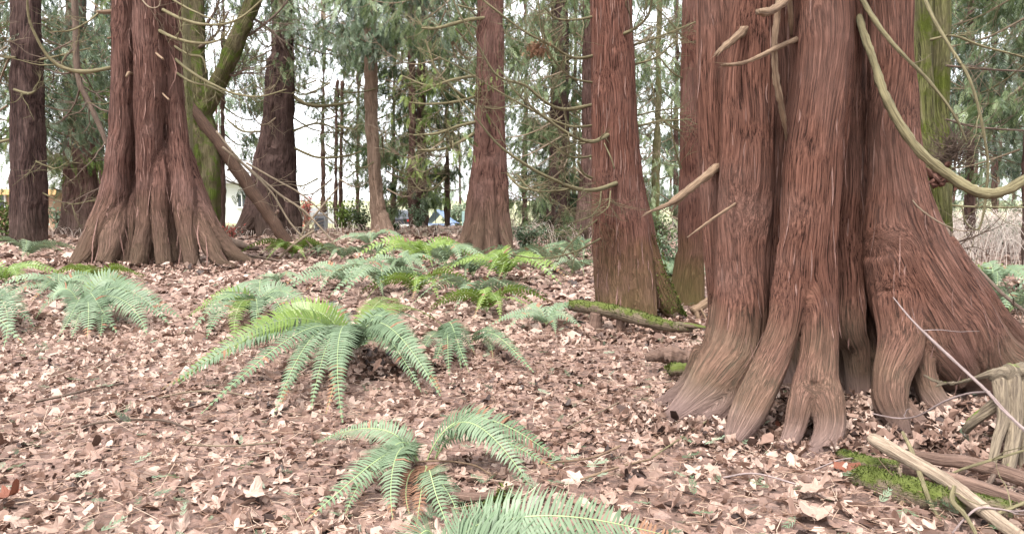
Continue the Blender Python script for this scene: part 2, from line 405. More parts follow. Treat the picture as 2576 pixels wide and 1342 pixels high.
def trunk(parent, lobes, voxel, mat, amp=(.010, .005), smooth=6, seed=0, name='trunk', low=.02):
    mb = MB(); S = []
    for k, L in enumerate(lobes):
        s_ = spline(L, 8); s_[:, 3] = np.maximum(s_[:, 3], voxel * .9)
        mb.tube(s_[:, :3], s_[:, 3], 18)
        d = np.concatenate([[0], np.cumsum(np.linalg.norm(np.diff(s_[:, :3], axis=0), axis=1))])
        T, A, B = frames(s_[:, :3]); S.append((s_, T, A, B, d, np.full(len(s_), k)))
    tmp = mb.build('tmp', M['bark_far'], off=np.zeros(3))
    md = tmp.modifiers.new('r', 'REMESH'); md.mode = 'VOXEL'; md.voxel_size = voxel; md.use_smooth_shade = True
    ms = tmp.modifiers.new('s', 'SMOOTH'); ms.iterations = smooth; ms.factor = .5
    dg = bpy.context.evaluated_depsgraph_get(); dg.update()
    me = bpy.data.meshes.new_from_object(tmp.evaluated_get(dg)); old = tmp.data
    bpy.data.objects.remove(tmp); bpy.data.meshes.remove(old)
    n = len(me.vertices); V = np.empty(n * 3, np.float32); me.vertices.foreach_get('co', V); V = V.reshape(-1, 3).astype(float)
    Nn = np.empty(n * 3, np.float32); me.vertices.foreach_get('normal', Nn); Nn = Nn.reshape(-1, 3).astype(float)
    DK = np.empty((len(S), n)); QK = np.empty((len(S), n, 3)); OR = []
    ztop = max(x[0][0, 2] for x in S)
    def rest(k, p):
        c, T, A, B, dd, _ = S[k]
        D = np.sqrt(np.maximum(((p ** 2).sum(1)[:, None] + (c[:, :3] ** 2).sum(1)[None] - 2 * p @ c[:, :3].T), 0)) - c[None, :, 3]
        idx = D.argmin(1); rel = p - c[idx, :3]; r_ = c[idx, 3]
        ca = (rel * A[idx]).sum(1) / r_; cb = -(rel * B[idx]).sum(1) / r_
        if T[:, 2].mean() < 0: cb = -cb
        ln = np.maximum(np.hypot(ca, cb), .35); ref = c[0, 3]
        return D.min(1), np.stack([OR[k][0] + ca / ln * ref, OR[k][1] - cb / ln * ref, OR[k][2] - dd[idx] - (rel * T[idx]).sum(1)], 1)
    for k in range(len(S)):
        # stems that start inside another carry on in its rest position, so the strips run through
        c = S[k][0]; o_ = c[0, :3].copy()
        if c[0, 2] < ztop - .4 and k:
            best = min(((rest(j, c[:1, :3]), j) for j in range(k)), key=lambda z_: z_[0][0][0])
            if best[0][0][0] < 0:
                cj = S[best[1]][0]; m_ = np.linalg.norm(cj[:, :3] - c[0, :3], axis=1).argmin(); dj = S[best[1]][4][m_]
                oj = OR[best[1]]; o_ = np.array([oj[0] + c[0, 0] - cj[m_, 0], oj[1] + c[0, 1] - cj[m_, 1], oj[2] - dj + c[0, 2] - cj[m_, 2]])
        OR.append(o_)
        for a in range(0, n, 20000):
            DK[k, a:a + 20000], QK[k, a:a + 20000] = rest(k, V[a:a + 20000])
    sig = np.median(np.concatenate([x[0][:, 3] for x in S])) * .1
    W = np.exp(-(DK - DK.min(0)) / sig); W /= W.sum(0)
    q = (W[..., None] * QK).sum(0)
    q[:, 0] += .05 * vnoise(V * 2.0, seed + 9); q[:, 1] += .05 * vnoise(V * 2.0 + 40, seed + 8)
    h = amp[0] * (1 - 2 * np.abs(vnoise(q * np.array([20, 20, .8]), seed))) + amp[1] * vnoise(q * np.array([45, 45, 1.3]), seed + 1) + low * vnoise(q * np.array([6, 6, .9]), seed + 2) + low * .6 * vnoise(V * 4, seed + 5)
    V2 = V + Nn * h[:, None]
    off = np.array(parent.location) if parent else np.zeros(3)
    me.vertices.foreach_set('co', (V2 - off).astype(np.float32).ravel())
    at = me.attributes.new('bark', 'FLOAT_VECTOR', 'POINT'); at.data.foreach_set('vector', q.astype(np.float32).ravel())
    me.materials.clear(); me.materials.append(mat); me.name = name; me.update()
    me.polygons.foreach_set('use_smooth', np.ones(len(me.polygons), bool))
    o = bpy.data.objects.new(name, me); C.objects.link(o); o.parent = parent
    return o

def peeling(o, parent, n, mat, L=(.06, .3), wd=.004, zmin=.25):
    """thin loose strips of bark standing off the surface"""
    me = o.data; k = len(me.vertices); V = np.empty(k * 3, np.float32); N = V.copy()
    me.vertices.foreach_get('co', V); me.vertices.foreach_get('normal', N); V = V.reshape(-1, 3).astype(float) + np.array(parent.location); N = N.reshape(-1, 3).astype(float)
    ok = np.where((V[:, 2] > zmin) & (V[:, 2] < 4.5 + V[:, 1] * .1) & (N[:, 1] < .3) & (np.abs(N[:, 2]) < .6))[0]; mb = MB()
    for i in rng.choice(ok, n):
        p, nn = V[i], N[i]; d = np.array([0, 0, -1.]); d = d - nn * d.dot(nn); d /= np.linalg.norm(d); s_ = np.cross(d, nn); l = rng.uniform(*L); w_ = wd * rng.uniform(.5, 1.6)
        t = np.linspace(0, 1, 5); off = (.002 + .02 * l * (2 * t - .6) ** 2); bend = rng.normal() * .06 * l * np.sin(t * 3)
        c = p + d * (l * t)[:, None] + nn * off[:, None] + s_ * bend[:, None]; h = w_ * np.array([.3, .9, 1, .8, .2])
        a, b = c + s_ * h[:, None], c - s_ * h[:, None]; W = np.stack([a, b], 1).reshape(-1, 3)
        mb.add(W, [(2 * q, 2 * q + 1, 2 * q + 3, 2 * q + 2) for q in range(4)])
    return tag(mb.build('peeling_bark', mat, parent), kind='stuff')

# ---------------------------------------------------------------- branches and foliage
def wob(path, amp, seed=0):
    n = np.stack([vnoise(path * 3 + s * 17.3, seed + s) for s in range(3)], 1)
    return path + n * amp * np.linspace(0, 1, len(path))[:, None].clip(0, .6)

def branch_px(parent, pts, mat, Y=None, twigs=0, tl=.5, name='branch', jag=.08, label=None, seed=None, splinter=False):
    """bare branch through frame positions (u, v, Y, width)"""
    L = px_lobe(pts, Y); s_ = spline(L, 7); path = wob(s_[:, :3], .012)
    mb = MB(); mb.tube(path, np.maximum(s_[:, 3], .0015), 10, .5, 0, True, jag * 1.3)
    for _ in range(twigs):
        k = rng.integers(len(path) // 5, len(path) - 1)
        twig(mb, path[k], path[min(k + 1, len(path) - 1)] - path[k - 1], tl * rng.uniform(.4, 1.1), max(.002, s_[k, 3] * .4), 2)
    if splinter:
        d = path[-1] - path[-4]; d /= np.linalg.norm(d); r0 = s_[-5, 3]
        for _ in range(5):
            q0 = path[-5] + rng.normal(size=3) * r0 * .5; dd = d + rng.normal(size=3) * .16
            mb.tube(np.array([q0, q0 + dd * .03, q0 + dd * rng.uniform(.05, .11)]), [r0 * .45, r0 * .3, .0006], 5, .5, 0, True)
    o = mb.build(name, mat, parent)
    if label: o['label'] = label
    return o

def twig(mb, p, d, L, r, depth, seg=4):
    d = d / max(np.linalg.norm(d), 1e-9)
    side = rng.normal(size=3); side -= d * side.dot(d); side /= np.linalg.norm(side)
    dirn = d * .7 + side * .8; dirn /= np.linalg.norm(dirn)
    n = 6; pts = [p]; cur = dirn.copy()
    for k in range(n):
        cur = cur + rng.normal(size=3) * .16 + np.array([0, 0, .05]); cur /= np.linalg.norm(cur)
        pts.append(pts[-1] + cur * L / n)
    pts = np.array(pts); mb.tube(pts, np.linspace(r, r * .35, n + 1), seg, .5, 0, False)
    if depth > 1:
        for _ in range(rng.integers(2, 4)):
            k = rng.integers(1, n); twig(mb, pts[k], pts[k + 1] - pts[k], L * .5, r * .55, depth - 1, 3)
    return pts

# hanging spray of scale leaves: axis down -z, length 1
def spray_template(n=7):
    V = []; Fq = []
    def leaf(b, d, L, wd):
        d = np.array(d, float); d /= np.linalg.norm(d); s = np.array([d[2], 0.25, -d[0]]); s /= np.linalg.norm(s)
        k = len(V); b = np.array(b, float)
        V.extend([b, b + d * L * .45 + s * wd, b + d * L + np.array([0, 0, -L * .18]), b + d * L * .45 - s * wd]); Fq.append((k, k + 1, k + 2, k + 3))
    for k in range(n):
        t = (k + .5) / n; L = .42 * (1 - .6 * abs(t - .35)) * (1 - t * .35)
        for sgn in (-1, 1):
            leaf((0, 0, -t), (sgn * .62, .25 * math.sin(k * 2.1), -.9), L, .034)
    leaf((0, 0, -.0), (0, 0, -1), .55, .018); leaf((0, 0, -.5), (0, 0.05, -1), .6, .032)
    return np.array(V), np.array(Fq)
SPV, SPF = spray_template(8)
SPV2, SPF2 = spray_template(6)

def rot_from(zax, yaw):
    """matrices whose -z column follows zax, rolled by yaw"""
    z = -zax / np.linalg.norm(zax, axis=1, keepdims=True)
    r = np.stack([np.cos(yaw), np.sin(yaw), np.zeros_like(yaw)], 1)
    x = r - z * (r * z).sum(1, keepdims=True); x /= np.maximum(np.linalg.norm(x, axis=1, keepdims=True), 1e-6)
    y = np.cross(z, x)
    return np.stack([x, y, z], 2)

def bough(base, az, L, droop, lift, r, wood, green, nspray, ssize, tones, start=.25, twigs=6, tw=3, spread=.55, lite=False):
    """a sweeping cedar bough: out, down, then up at the tip, with hanging sprays"""
    t = np.linspace(0, 1, 12)
    d = np.array([math.cos(az), math.sin(az), 0]); sd_ = np.array([-d[1], d[0], 0]); bend = rng.uniform(-.3, .3)
    path = base + d * (L * t)[:, None] + sd_ * (bend * L * t * t)[:, None] + np.array([0, 0, 1.]) * (-droop * L * np.sin(t * pi * .62) + lift * L * t ** 3)[:, None]
    path = wob(path, .12 * L * .3, int(rng.integers(99)))
    if wood is not None:
        wood.tube(path, r * (1 - .85 * t) + .003, 4 if lite else 5, .5, tw, False)
        for _ in range(twigs):
            k = rng.integers(2, 11); twig(wood, path[k], path[min(k + 1, 11)] - path[k - 1], L * rng.uniform(.15, .4), r * .3 + .002, 1 if lite else 2, 3)
    if nspray:
        tt = start + (1 - start) * rng.random(nspray) ** .8
        p = np.stack([np.interp(tt, t, path[:, c]) for c in range(3)], 1)
        off = rng.normal(size=(nspray, 3)) * np.array([spread, spread, spread * .35]) * (L * .22) * (.4 + tt[:, None])
        off[:, 2] -= np.abs(rng.normal(size=nspray)) * .12 * L * .5
        p = p + off
        ax = np.tile([0, 0, -1.], (nspray, 1)) + rng.normal(size=(nspray, 3)) * .38 + d * .35
        sc = ssize * .85 * rng.uniform(.5, 1.35, nspray)
        Mx = rot_from(ax, rng.uniform(0, 2 * pi, nspray)) * sc[:, None, None]
        tone = np.clip(tones[0] + rng.normal(size=nspray) * tones[1], 0, 1)
        TV, TF = (SPV2, SPF2) if lite else (SPV, SPF)
        green.inst(TV, TF, Mx, p, tone)
    return path

def crown(parent, x, y, zlo, zhi, rad, nb, ns, ssize, gmat, tones=(.45, .2), azr=None, lite=True, rt=.02, trunk_r=.3, lift=.35, droop=.3, sep=False, wmat='twig', start=.25):
    green = MB(); wood = MB()
    for k in range(nb):
        z = zlo + (zhi - zlo) * (k + rng.random()) / nb
        az = rng.uniform(0, 2 * pi) if azr is None else rng.uniform(*azr)
        L = rad * rng.uniform(.55, 1.1)
        wd = MB() if sep else wood
        b = np.array([x + math.cos(az) * trunk_r * .7, y + math.sin(az) * trunk_r * .7, z + droop * L * .5])
        bough(b, az, L, droop * rng.uniform(.6, 1.3), lift * rng.uniform(.5, 1.4), rt * L / 2.5, wd, green, ns, ssize, tones, start, 15, 0, lite=lite)
        if sep: wd.build('branch', M[wmat], parent)
    if not sep and wood.n:
        # twigs share the crown mesh of a far tree
        V = wood
        green.v += V.v; green.t += V.t; green.q += V.q
        for q in (3, 4):
            green.f[q] += [f + green.n for f in V.f[q]]; green.m[q] += [np.full(len(f), 1, np.int32) for f in V.f[q]]
        green.n += V.n
    return green.build('crown', [gmat, M[wmat]], parent, smooth=False)

def zat(v, Y): return float(P(1288, v, Y)[2])

# ---------------------------------------------------------------- the big red cedar on the right
hero = thing('cedar_tree', GX(2060, 4.8), 'huge red cedar with fused fluted stems and spreading root feet, nearest tree on the right', 'tree')
HL = [
 [(1800, -620, 5.15, 90), (1800, 0, 5.12, 92), (1806, 250, 5.1, 96), (1816, 450, 5.1, 100), (1830, 650, 5.08, 104), (1845, 850, 5.02, 110), (1850, 1000, 5.0, 110)],
 [(1850, -620, 5.3, 80), (1848, 0, 5.25, 80), (1846, 400, 5.22, 90), (1850, 800, 5.15, 110)],
 [(1897, -620, 4.98, 106), (1892, 0, 4.95, 110), (1882, 250, 4.95, 124), (1876, 450, 4.95, 132), (1868, 650, 4.95, 136), (1858, 800, 4.9, 136), (1832, 900, 4.85, 146), (1790, 970, 4.75, 135), (1725, 1030, 4.68, 80), (1665, 1068, 4.62, 40), (1630, 1080, 4.6, 22)],
 [(1850, 780, 4.95, 130), (1835, 900, 4.88, 130), (1815, 985, 4.76, 130), (1790, 1040, 4.68, 90), (1750, 1075, 4.6, 50)],
 [(1790, 900, 4.9, 110), (1740, 960, 4.95, 70), (1690, 1000, 4.95, 45), (1635, 1025, 4.95, 24)],
 [(2074, -620, 4.85, 128), (2074, 0, 4.8, 132), (2056, 250, 4.8, 132), (2044, 450, 4.74, 130), (2032, 620, 4.7, 136), (2015, 740, 4.7, 120)],
 [(2096, -620, 4.9, 96), (2100, 0, 4.86, 84), (2100, 250, 4.88, 80), (2085, 450, 4.85, 60), (2070, 620, 4.8, 60), (2070, 740, 4.75, 70)],
 [(2006, 620, 4.7, 92), (1977, 790, 4.6, 78), (1946, 900, 4.48, 84), (1886, 1030, 4.33, 86), (1856, 1092, 4.24, 56), (1836, 1125, 4.2, 26), (1820, 1150, 4.17, 10)],
 [(2054, 640, 4.66, 96), (2060, 780, 4.6, 86), (2058, 900, 4.48, 96), (2050, 985, 4.38, 112)],
 [(2030, 960, 4.42, 75), (2012, 1020, 4.3, 62), (1998, 1080, 4.22, 52), (1980, 1125, 4.13, 38), (1968, 1145, 4.1, 22)],
 [(2066, 960, 4.42, 90), (2082, 1020, 4.3, 84), (2088, 1075, 4.2, 78), (2074, 1118, 4.1, 66), (2044, 1148, 4.02, 44), (2022, 1162, 3.99, 22)],
 [(2140, -620, 5.1, 70), (2138, 0, 5.16, 62), (2134, 250, 5.15, 66), (2132, 500, 5.14, 68), (2128, 680, 5.1, 76), (2128, 820, 5.0, 80), (2150, 880, 5.0, 64), (2160, 1000, 5.05, 60)],
 [(2115, 780, 5.12, 90), (2140, 900, 5.2, 95), (2140, 1080, 5.25, 100)],
 [(2242, -620, 5.0, 104), (2242, 0, 4.98, 98), (2246, 250, 4.98, 106), (2256, 450, 4.97, 130), (2272, 600, 4.96, 190), (2308, 720, 4.96, 236), (2370, 820, 5.0, 240), (2460, 905, 5.08, 200), (2570, 965, 5.15, 160), (2700, 1010, 5.2, 90)],
 [(2330, 640, 5.1, 150), (2400, 740, 5.2, 150), (2490, 835, 5.35, 120), (2590, 905, 5.5, 90), (2700, 950, 5.6, 50)],
 [(2255, 640, 4.9, 150), (2285, 760, 4.86, 170), (2330, 850, 4.84, 170), (2400, 930, 4.9, 130)],
 [(2262, 760, 4.8, 120), (2262, 860, 4.66, 104), (2240, 940, 4.52, 88), (2234, 1010, 4.42, 74), (2262, 1070, 4.32, 46), (2290, 1115, 4.24, 26), (2300, 1135, 4.2, 14)],
 [(2240, 1000, 4.44, 56), (2290, 1055, 4.4, 50), (2340, 1100, 4.32, 36), (2370, 1125, 4.28, 18)],
 [(2310, 850, 4.76, 80), (2322, 940, 4.66, 54), (2345, 1000, 4.62, 52), (2390, 1050, 4.56, 46), (2440, 1085, 4.5, 22)],
 [(2050, -620, 5.85, 320), (2050, 0, 5.85, 330), (2050, 500, 5.85, 360), (2100, 800, 5.75, 430), (2150, 1000, 5.75, 500)],
 [(2330, 760, 5.4, 200), (2350, 900, 5.4, 260), (2380, 1040, 5.4, 300)],
]
HL = [[(u, v, Y - (.1 if v > 1000 else .05 if v > 960 else 0), w_) for u, v, Y, w_ in L] for L in HL]
M['strip'] = wood_mat('bark_strip', (.07, .035, .027), (.3, .17, .135))
peeling(trunk(hero, [px_lobe(L) for L in HL], .0125, M['bark_hero'], (.008, .004), 3, 3, low=.014), hero, 420, M['strip'])

hb = [
 ('pale curving branch bending down and out to the right', 'branch_pale', 0, [(2140, -20, 5.35, 18), (2160, 40, 5.1, 17), (2176, 95, 4.88, 18), (2196, 150, 4.75, 19), (2222, 230, 4.65, 21), (2260, 305, 4.6, 22), (2312, 378, 4.55, 24), (2380, 435, 4.5, 25), (2450, 478, 4.45, 27), (2510, 484, 4.42, 24), (2576, 452, 4.4, 24), (2680, 380, 4.4, 26)]),
 ('thin olive branch slanting down across the right stem', 'branch_olive', 2, [(2135, -60, 4.7, 14), (2200, 50, 4.6, 12), (2262, 128, 4.5, 9), (2338, 205, 4.45, 8), (2400, 290, 4.4, 6), (2432, 360, 4.4, 4)]),
 ('broken pale branch stub at the top of the frame', 'branch_dead', 0, [(1905, 30, 4.3, 16), (1930, 30, 4.35, 26), (1955, 18, 4.45, 24), (1985, -10, 4.65, 22), (2010, -60, 4.8, 24)]),
 ('hanging dead limb between the two stems', 'branch_dead', 0, [(1962, -40, 4.6, 17), (1957, 30, 4.6, 18), (1950, 110, 4.6, 19), (1952, 180, 4.62, 19), (1962, 250, 4.65, 17), (1973, 310, 4.72, 12), (1980, 355, 4.8, 6)]),
 ('stout dead snag pointing left across the left stem', 'branch_dead', 0, [(2020, 92, 4.85, 15), (1960, 118, 4.6, 15), (1915, 140, 4.5, 13), (1865, 160, 4.45, 12), (1815, 165, 4.4, 7)]),
 ('short dead limb in the cleft at the top', 'branch_dead', 0, [(1984, -40, 4.7, 16), (1990, 30, 4.75, 15), (1992, 90, 4.85, 8)]),
 ('jagged splintered stub on the left stem', 'branch_dead', 0, [(1935, 20, 5.2, 28), (1892, 58, 4.95, 26), (1860, 88, 4.75, 24), (1830, 112, 4.65, 22), (1800, 136, 4.6, 8)]),
 ('long pale broken branch jutting left at mid height', 'branch_dead', 0, [(1850, 384, 5.25, 26), (1815, 410, 5.05, 26), (1782, 438, 4.88, 25), (1735, 475, 4.7, 23), (1690, 508, 4.6, 18), (1655, 525, 4.55, 10), (1622, 538, 4.5, 3)]),
 ('thin pale broken twig below the jutting branch', 'branch_dead', 0, [(1890, 488, 5.0, 8), (1862, 504, 4.88, 8), (1836, 522, 4.75, 8), (1800, 545, 4.65, 9), (1762, 572, 4.6, 7), (1728, 598, 4.55, 3)]),
 ('thin pale twig on the right flare', 'twig', 0, [(2275, 475, 4.85, 4), (2310, 520, 4.75, 4), (2360, 556, 4.7, 4), (2410, 578, 4.65, 3), (2450, 580, 4.6, 2)]),
 ('small fork of the jutting branch', 'branch_dead', 0, [(1720, 492, 4.68, 14), (1700, 515, 4.65, 10), (1690, 532, 4.63, 3)]),
]
for lb, mt, tw, pts in hb:
    pts = [(u, v, Y, w_ * (.84 if mt == 'branch_dead' else 1)) for u, v, Y, w_ in pts]
    branch_px(hero, pts, M[mt], twigs=tw, tl=.25, label=lb, jag=.16 if mt == 'branch_dead' else .11, splinter=lb.split()[0] in ('broken', 'stout', 'jagged', 'long'))

# ---------------------------------------------------------------- rusty cedar left of it
t12 = thing('cedar_tree', GX(1560, 8.6), 'straight rust red cedar trunk with mossy root flare behind the mossy log', 'tree')
TL = [[(1538, -700, 0, 96), (1540, 0, 0, 101), (1545, 300, 0, 116), (1556, 500, 0, 128), (1566, 650, 0, 132), (1572, 830, 0, 140)],
      [(1512, 350, 0, 50), (1520, 600, 0, 60), (1530, 830, 0, 56)], [(1580, 430, -.05, 60), (1600, 600, -.1, 74), (1620, 800, -.2, 70), (1624, 830, -.2, 60)],
      [(1600, 470, 0, 45), (1632, 640, 0, 56), (1672, 750, -.05, 58), (1712, 800, -.1, 30), (1740, 815, -.1, 14)],
      [(1560, 620, -.15, 50), (1572, 830, -.3, 56)]]
peeling(trunk(t12, [px_lobe(L, 8.6) for L in TL], .021, M['bark_mid'], (.008, .004), 4, 5, low=.015), t12, 160, M['strip'], (.1, .35), .005)
mossy = [[(1640, 620, .0, 22), (1668, 700, -.08, 40), (1696, 770, -.14, 44), (1722, 806, -.16, 26)]]
b12 = [
 [(1545, 462, -.3, 15), (1500, 477, -.5, 13), (1450, 474, -.6, 12), (1400, 455, -.7, 10), (1335, 422, -.8, 9), (1260, 370, -.9, 7), (1200, 300, -1, 6), (1150, 240, -1, 4)],
 [(1522, 343, -.3, 14), (1490, 357, -.5, 12), (1445, 345, -.6, 10), (1390, 310, -.7, 9), (1340, 272, -.8, 7), (1295, 228, -.9, 5), (1255, 165, -.9, 4)],
 [(1500, 262, 0, 12), (1420, 275, -.2, 11), (1370, 255, -.3, 10), (1320, 215, -.4, 8), (1250, 190, -.5, 7), (1200, 110, -.6, 6), (1145, 10, -.7, 5), (1120, -80, -.7, 4)],
 [(1500, 315, 0, 8), (1440, 318, -.2, 8), (1380, 298, -.4, 7), (1310, 262, -.5, 6), (1230, 215, -.6, 5), (1150, 165, -.7, 4), (1050, 120, -.7, 3)],
 [(1500, 140, 0, 11), (1440, 145, -.2, 9), (1380, 110, -.4, 8), (1310, 72, -.5, 7), (1215, 0, -.6, 6), (1160, -70, -.6, 4)],
 [(1495, 392, 0, 7), (1455, 396, -.1, 6), (1420, 385, -.1, 5), (1360, 340, -.2, 4)],
 [(1500, 452, 0, 9), (1470, 436, -.1, 8), (1454, 404, -.2, 7)],
 [(1500, 40, 0, 9), (1450, 50, -.2, 7), (1400, 48, -.3, 6), (1370, 20, -.4, 5)],
 [(1570, 85, -.2, 11), (1600, 70, -.4, 9), (1630, 40, -.5, 7), (1642, -20, -.6, 5)],
 [(1590, 115, 0, 7), (1660, 92, 0, 6), (1765, 48, 0, 4)], [(1595, 162, 0, 7), (1650, 145, 0, 6), (1708, 95, 0, 4)],
 [(1603, 318, 0, 8), (1660, 305, 0, 6), (1740, 300, 0, 4)], [(1605, 290, 0, 6), (1650, 280, .2, 5), (1720, 270, .3, 4)],
 [(1512, 480, -.3, 5), (1508, 515, -.4, 5), (1485, 545, -.5, 4), (1440, 560, -.5, 3)], [(1536, 480, -.4, 5), (1530, 520, -.5, 4), (1500, 545, -.5, 3)],
 [(1510, 600, -.2, 7), (1440, 635, -.4, 5), (1360, 650, -.5, 4), (1280, 640, -.6, 3)], [(1505, 550, -.1, 5), (1445, 600, -.2, 4), (1400, 660, -.2, 3)],
 [(1520, 360, -.4, 4), (1535, 395, -.5, 4), (1545, 425, -.5, 4)],
 [(1500, 210, 0, 8), (1430, 190, -.2, 6), (1370, 110, -.4, 5), (1355, 0, -.5, 4), (1350, -60, -.5, 3)],
 [(1300, 440, -.6, 5), (1340, 478, -.6, 6), (1400, 480, -.6, 6), (1450, 470, -.6, 6)],
]
for k, pts in enumerate(b12):
    pts = [(u, v, d, w_ * .8) for u, v, d, w_ in pts]
    if k in (0, 1): pts = [(pts[0][0] + 25, pts[0][1] - 12, .05, pts[0][3])] + pts
    branch_px(t12, pts, M['branch_olive'], Y=8.6, twigs=16 if k not in (6, 17) else 0, tl=.6)

t13 = thing('cedar_tree', GX(1738, 9.6), 'narrow brown cedar trunk half hidden behind the left edge of the huge red cedar', 'tree')
trunk(t13, [px_lobe(L, 9.6) for L in [[(1748, -600, 0, 58), (1746, 0, 0, 60), (1742, 300, 0, 60), (1738, 560, 0, 64), (1738, 700, 0, 66), (1736, 775, 0, 78)], [(1715, 640, 0, 30), (1708, 700, 0, 34), (1700, 775, -.05, 40)]]], .024, M['bark_mid'], (.007, .003), 4, 8, low=.012)
for pts in ([(1722, 330, 0, 6), (1690, 320, -.1, 6), (1655, 285, -.2, 5), (1640, 210, -.2, 4)], [(1722, 440, 0, 5), (1705, 400, -.1, 5), (1690, 330, -.2, 3)], [(1725, 200, 0, 5), (1690, 180, -.1, 4), (1640, 120, -.1, 3)], [(1722, 100, 0, 5), (1690, 60, -.1, 4), (1650, 20, -.1, 3)]):
    branch_px(t13, pts, M['branch_olive'], Y=9.6, twigs=6, tl=.5)

# ---------------------------------------------------------------- mossy tree behind the huge cedar
t15 = thing('mossy_tree', GX(2360, 9.0), 'mossy green trunk rising behind the right side of the huge red cedar', 'tree')
trunk(t15, [px_lobe(L, 9.0) for L in [[(2310, -500, 0, 60), (2312, 0, 0, 60), (2312, 200, 0, 60), (2322, 360, 0, 64), (2345, 500, 0, 70), (2350, 800, 0, 84)],
    [(2362, -500, .2, 52), (2362, 0, .2, 52), (2360, 250, .2, 52), (2366, 450, .1, 50), (2370, 640, 0, 56), (2376, 800, 0, 70)]]], .024, M['bark_mossy_right'], (.006, .004), 4, 12, low=.012)
for mt, pts in (('branch_olive', [(2320, -20, -.4, 9), (2350, 50, -.6, 8), (2395, 125, -.8, 8), (2440, 200, -1, 7), (2468, 300, -1.1, 7), (2484, 400, -1.1, 6), (2482, 490, -1.1, 6), (2470, 560, -1.1, 5), (2455, 578, -1.1, 4), (2430, 560, -1.1, 4), (2420, 520, -1.1, 4)]),
                ('branch_olive', [(2340, 100, -.2, 6), (2400, 90, -.4, 6), (2480, 120, -.5, 5), (2600, 150, -.6, 4)]),
                ('branch_dark', [(2380, 165, 0, 6), (2450, 172, 0, 5), (2600, 180, 0, 4)]),
                ('branch_dark', [(2380, 300, 0, 5), (2460, 320, 0, 5), (2600, 330, 0, 4)]),
                ('branch_dark', [(2360, 545, -.5, 7), (2400, 600, -1.2, 8), (2450, 665, -1.8, 9), (2520, 735, -2.4, 9), (2600, 800, -3, 8)]),
                ('branch_olive', [(2380, 515, 0, 5), (2450, 520, 0, 5), (2600, 522, 0, 4)])):
    branch_px(t15, pts, M[mt], Y=9.0, twigs=12, tl=.6)
# clump of dead twigs and bark caught on it
cl = thing('twig_clump', P(2400, 400, 8.4), 'dark tangled clump of dead twigs and red bark caught above the pale curving branch', 'twig clump')
mb = MB(); c0 = P(2400, 385, 8.4)
for _ in range(300):
    d = rng.normal(size=3); d /= np.linalg.norm(d); p0 = c0 + d * rng.uniform(.0, .2) * np.array([1, .8, 1.1])
    d2 = rng.normal(size=3) + d * .7 + np.array([0, 0, .3])
    twig(mb, p0, d2, rng.uniform(.12, .38), .005, 1, 3)
mb.build('twigs_tangle', M['branch_dark'], cl).name = 'tangle'
mb = MB()
for _ in range(16):
    q = P(2365 + rng.normal() * 18, 440 + rng.normal() * 22, 8.35); a = rng.normal(size=3) * .07; b_ = rng.normal(size=3) * .05
    mb.tube(np.array([q - a, q, q + a + b_ * .4]), [.012, .04, .008], 5, .5, 0, True, .5)
mb.build('bark_shreds', M['bark_mid'], cl).name = 'bark_shred'
cl.location = tuple(cl.location)

# ---------------------------------------------------------------- big cedar on the left
t3 = thing('cedar_tree', GX(370, 15.6), 'big cedar with three fused stems and wide root flare left of the leaning dead trunk', 'tree')
YL = 15.4
L3 = [
 [(318, -300, 0, 50), (313, 0, 0, 54), (310, 200, 0, 58), (305, 330, 0, 60), (298, 420, 0, 66), (286, 500, 0, 76), (266, 570, -.1, 84), (232, 625, -.25, 68), (198, 668, -.4, 44), (180, 690, -.5, 26)],
 [(306, 430, .25, 40), (300, 520, .0, 56), (284, 600, -.35, 58), (262, 665, -.6, 46)],
 [(377, -300, -.1, 66), (376, 0, -.1, 70), (377, 200, -.1, 72), (377, 330, -.1, 64), (375, 430, -.15, 54), (370, 520, -.25, 48), (360, 600, -.45, 42), (346, 672, -.65, 44)],
 [(392, 300, .15, 36), (398, 380, -.02, 44), (402, 480, -.25, 44), (404, 570, -.35, 40), (416, 670, -.55, 40)],
 [(428, -300, .1, 44), (430, 0, .1, 40), (438, 200, .1, 42), (446, 330, .1, 46), (457, 430, 0, 52), (466, 520, -.15, 56), (474, 600, -.35, 44), (484, 672, -.55, 36)],
 [(450, 380, .2, 60), (480, 480, .2, 70), (515, 560, .1, 64), (560, 620, 0, 50), (605, 652, -.1, 30), (660, 668, -.15, 16), (705, 674, -.15, 8)],
 [(470, 450, .25, 40), (500, 560, -.1, 46), (530, 620, -.3, 44), (556, 660, -.5, 26), (600, 672, -.55, 12)],
 [(345, 400, .3, 30), (336, 480, .15, 36), (324, 580, -.15, 34), (312, 668, -.4, 30)],
 [(368, -300, .75, 120), (368, 300, .8, 120), (372, 480, .9, 140), (375, 600, 1.0, 180), (380, 690, 1.0, 220)],
]
peeling(trunk(t3, [px_lobe(L, YL) for L in L3], .028, M['bark_left'], (.014, .008), 2, 21, low=.02), t3, 260, M['strip'], (.2, .8), .009)
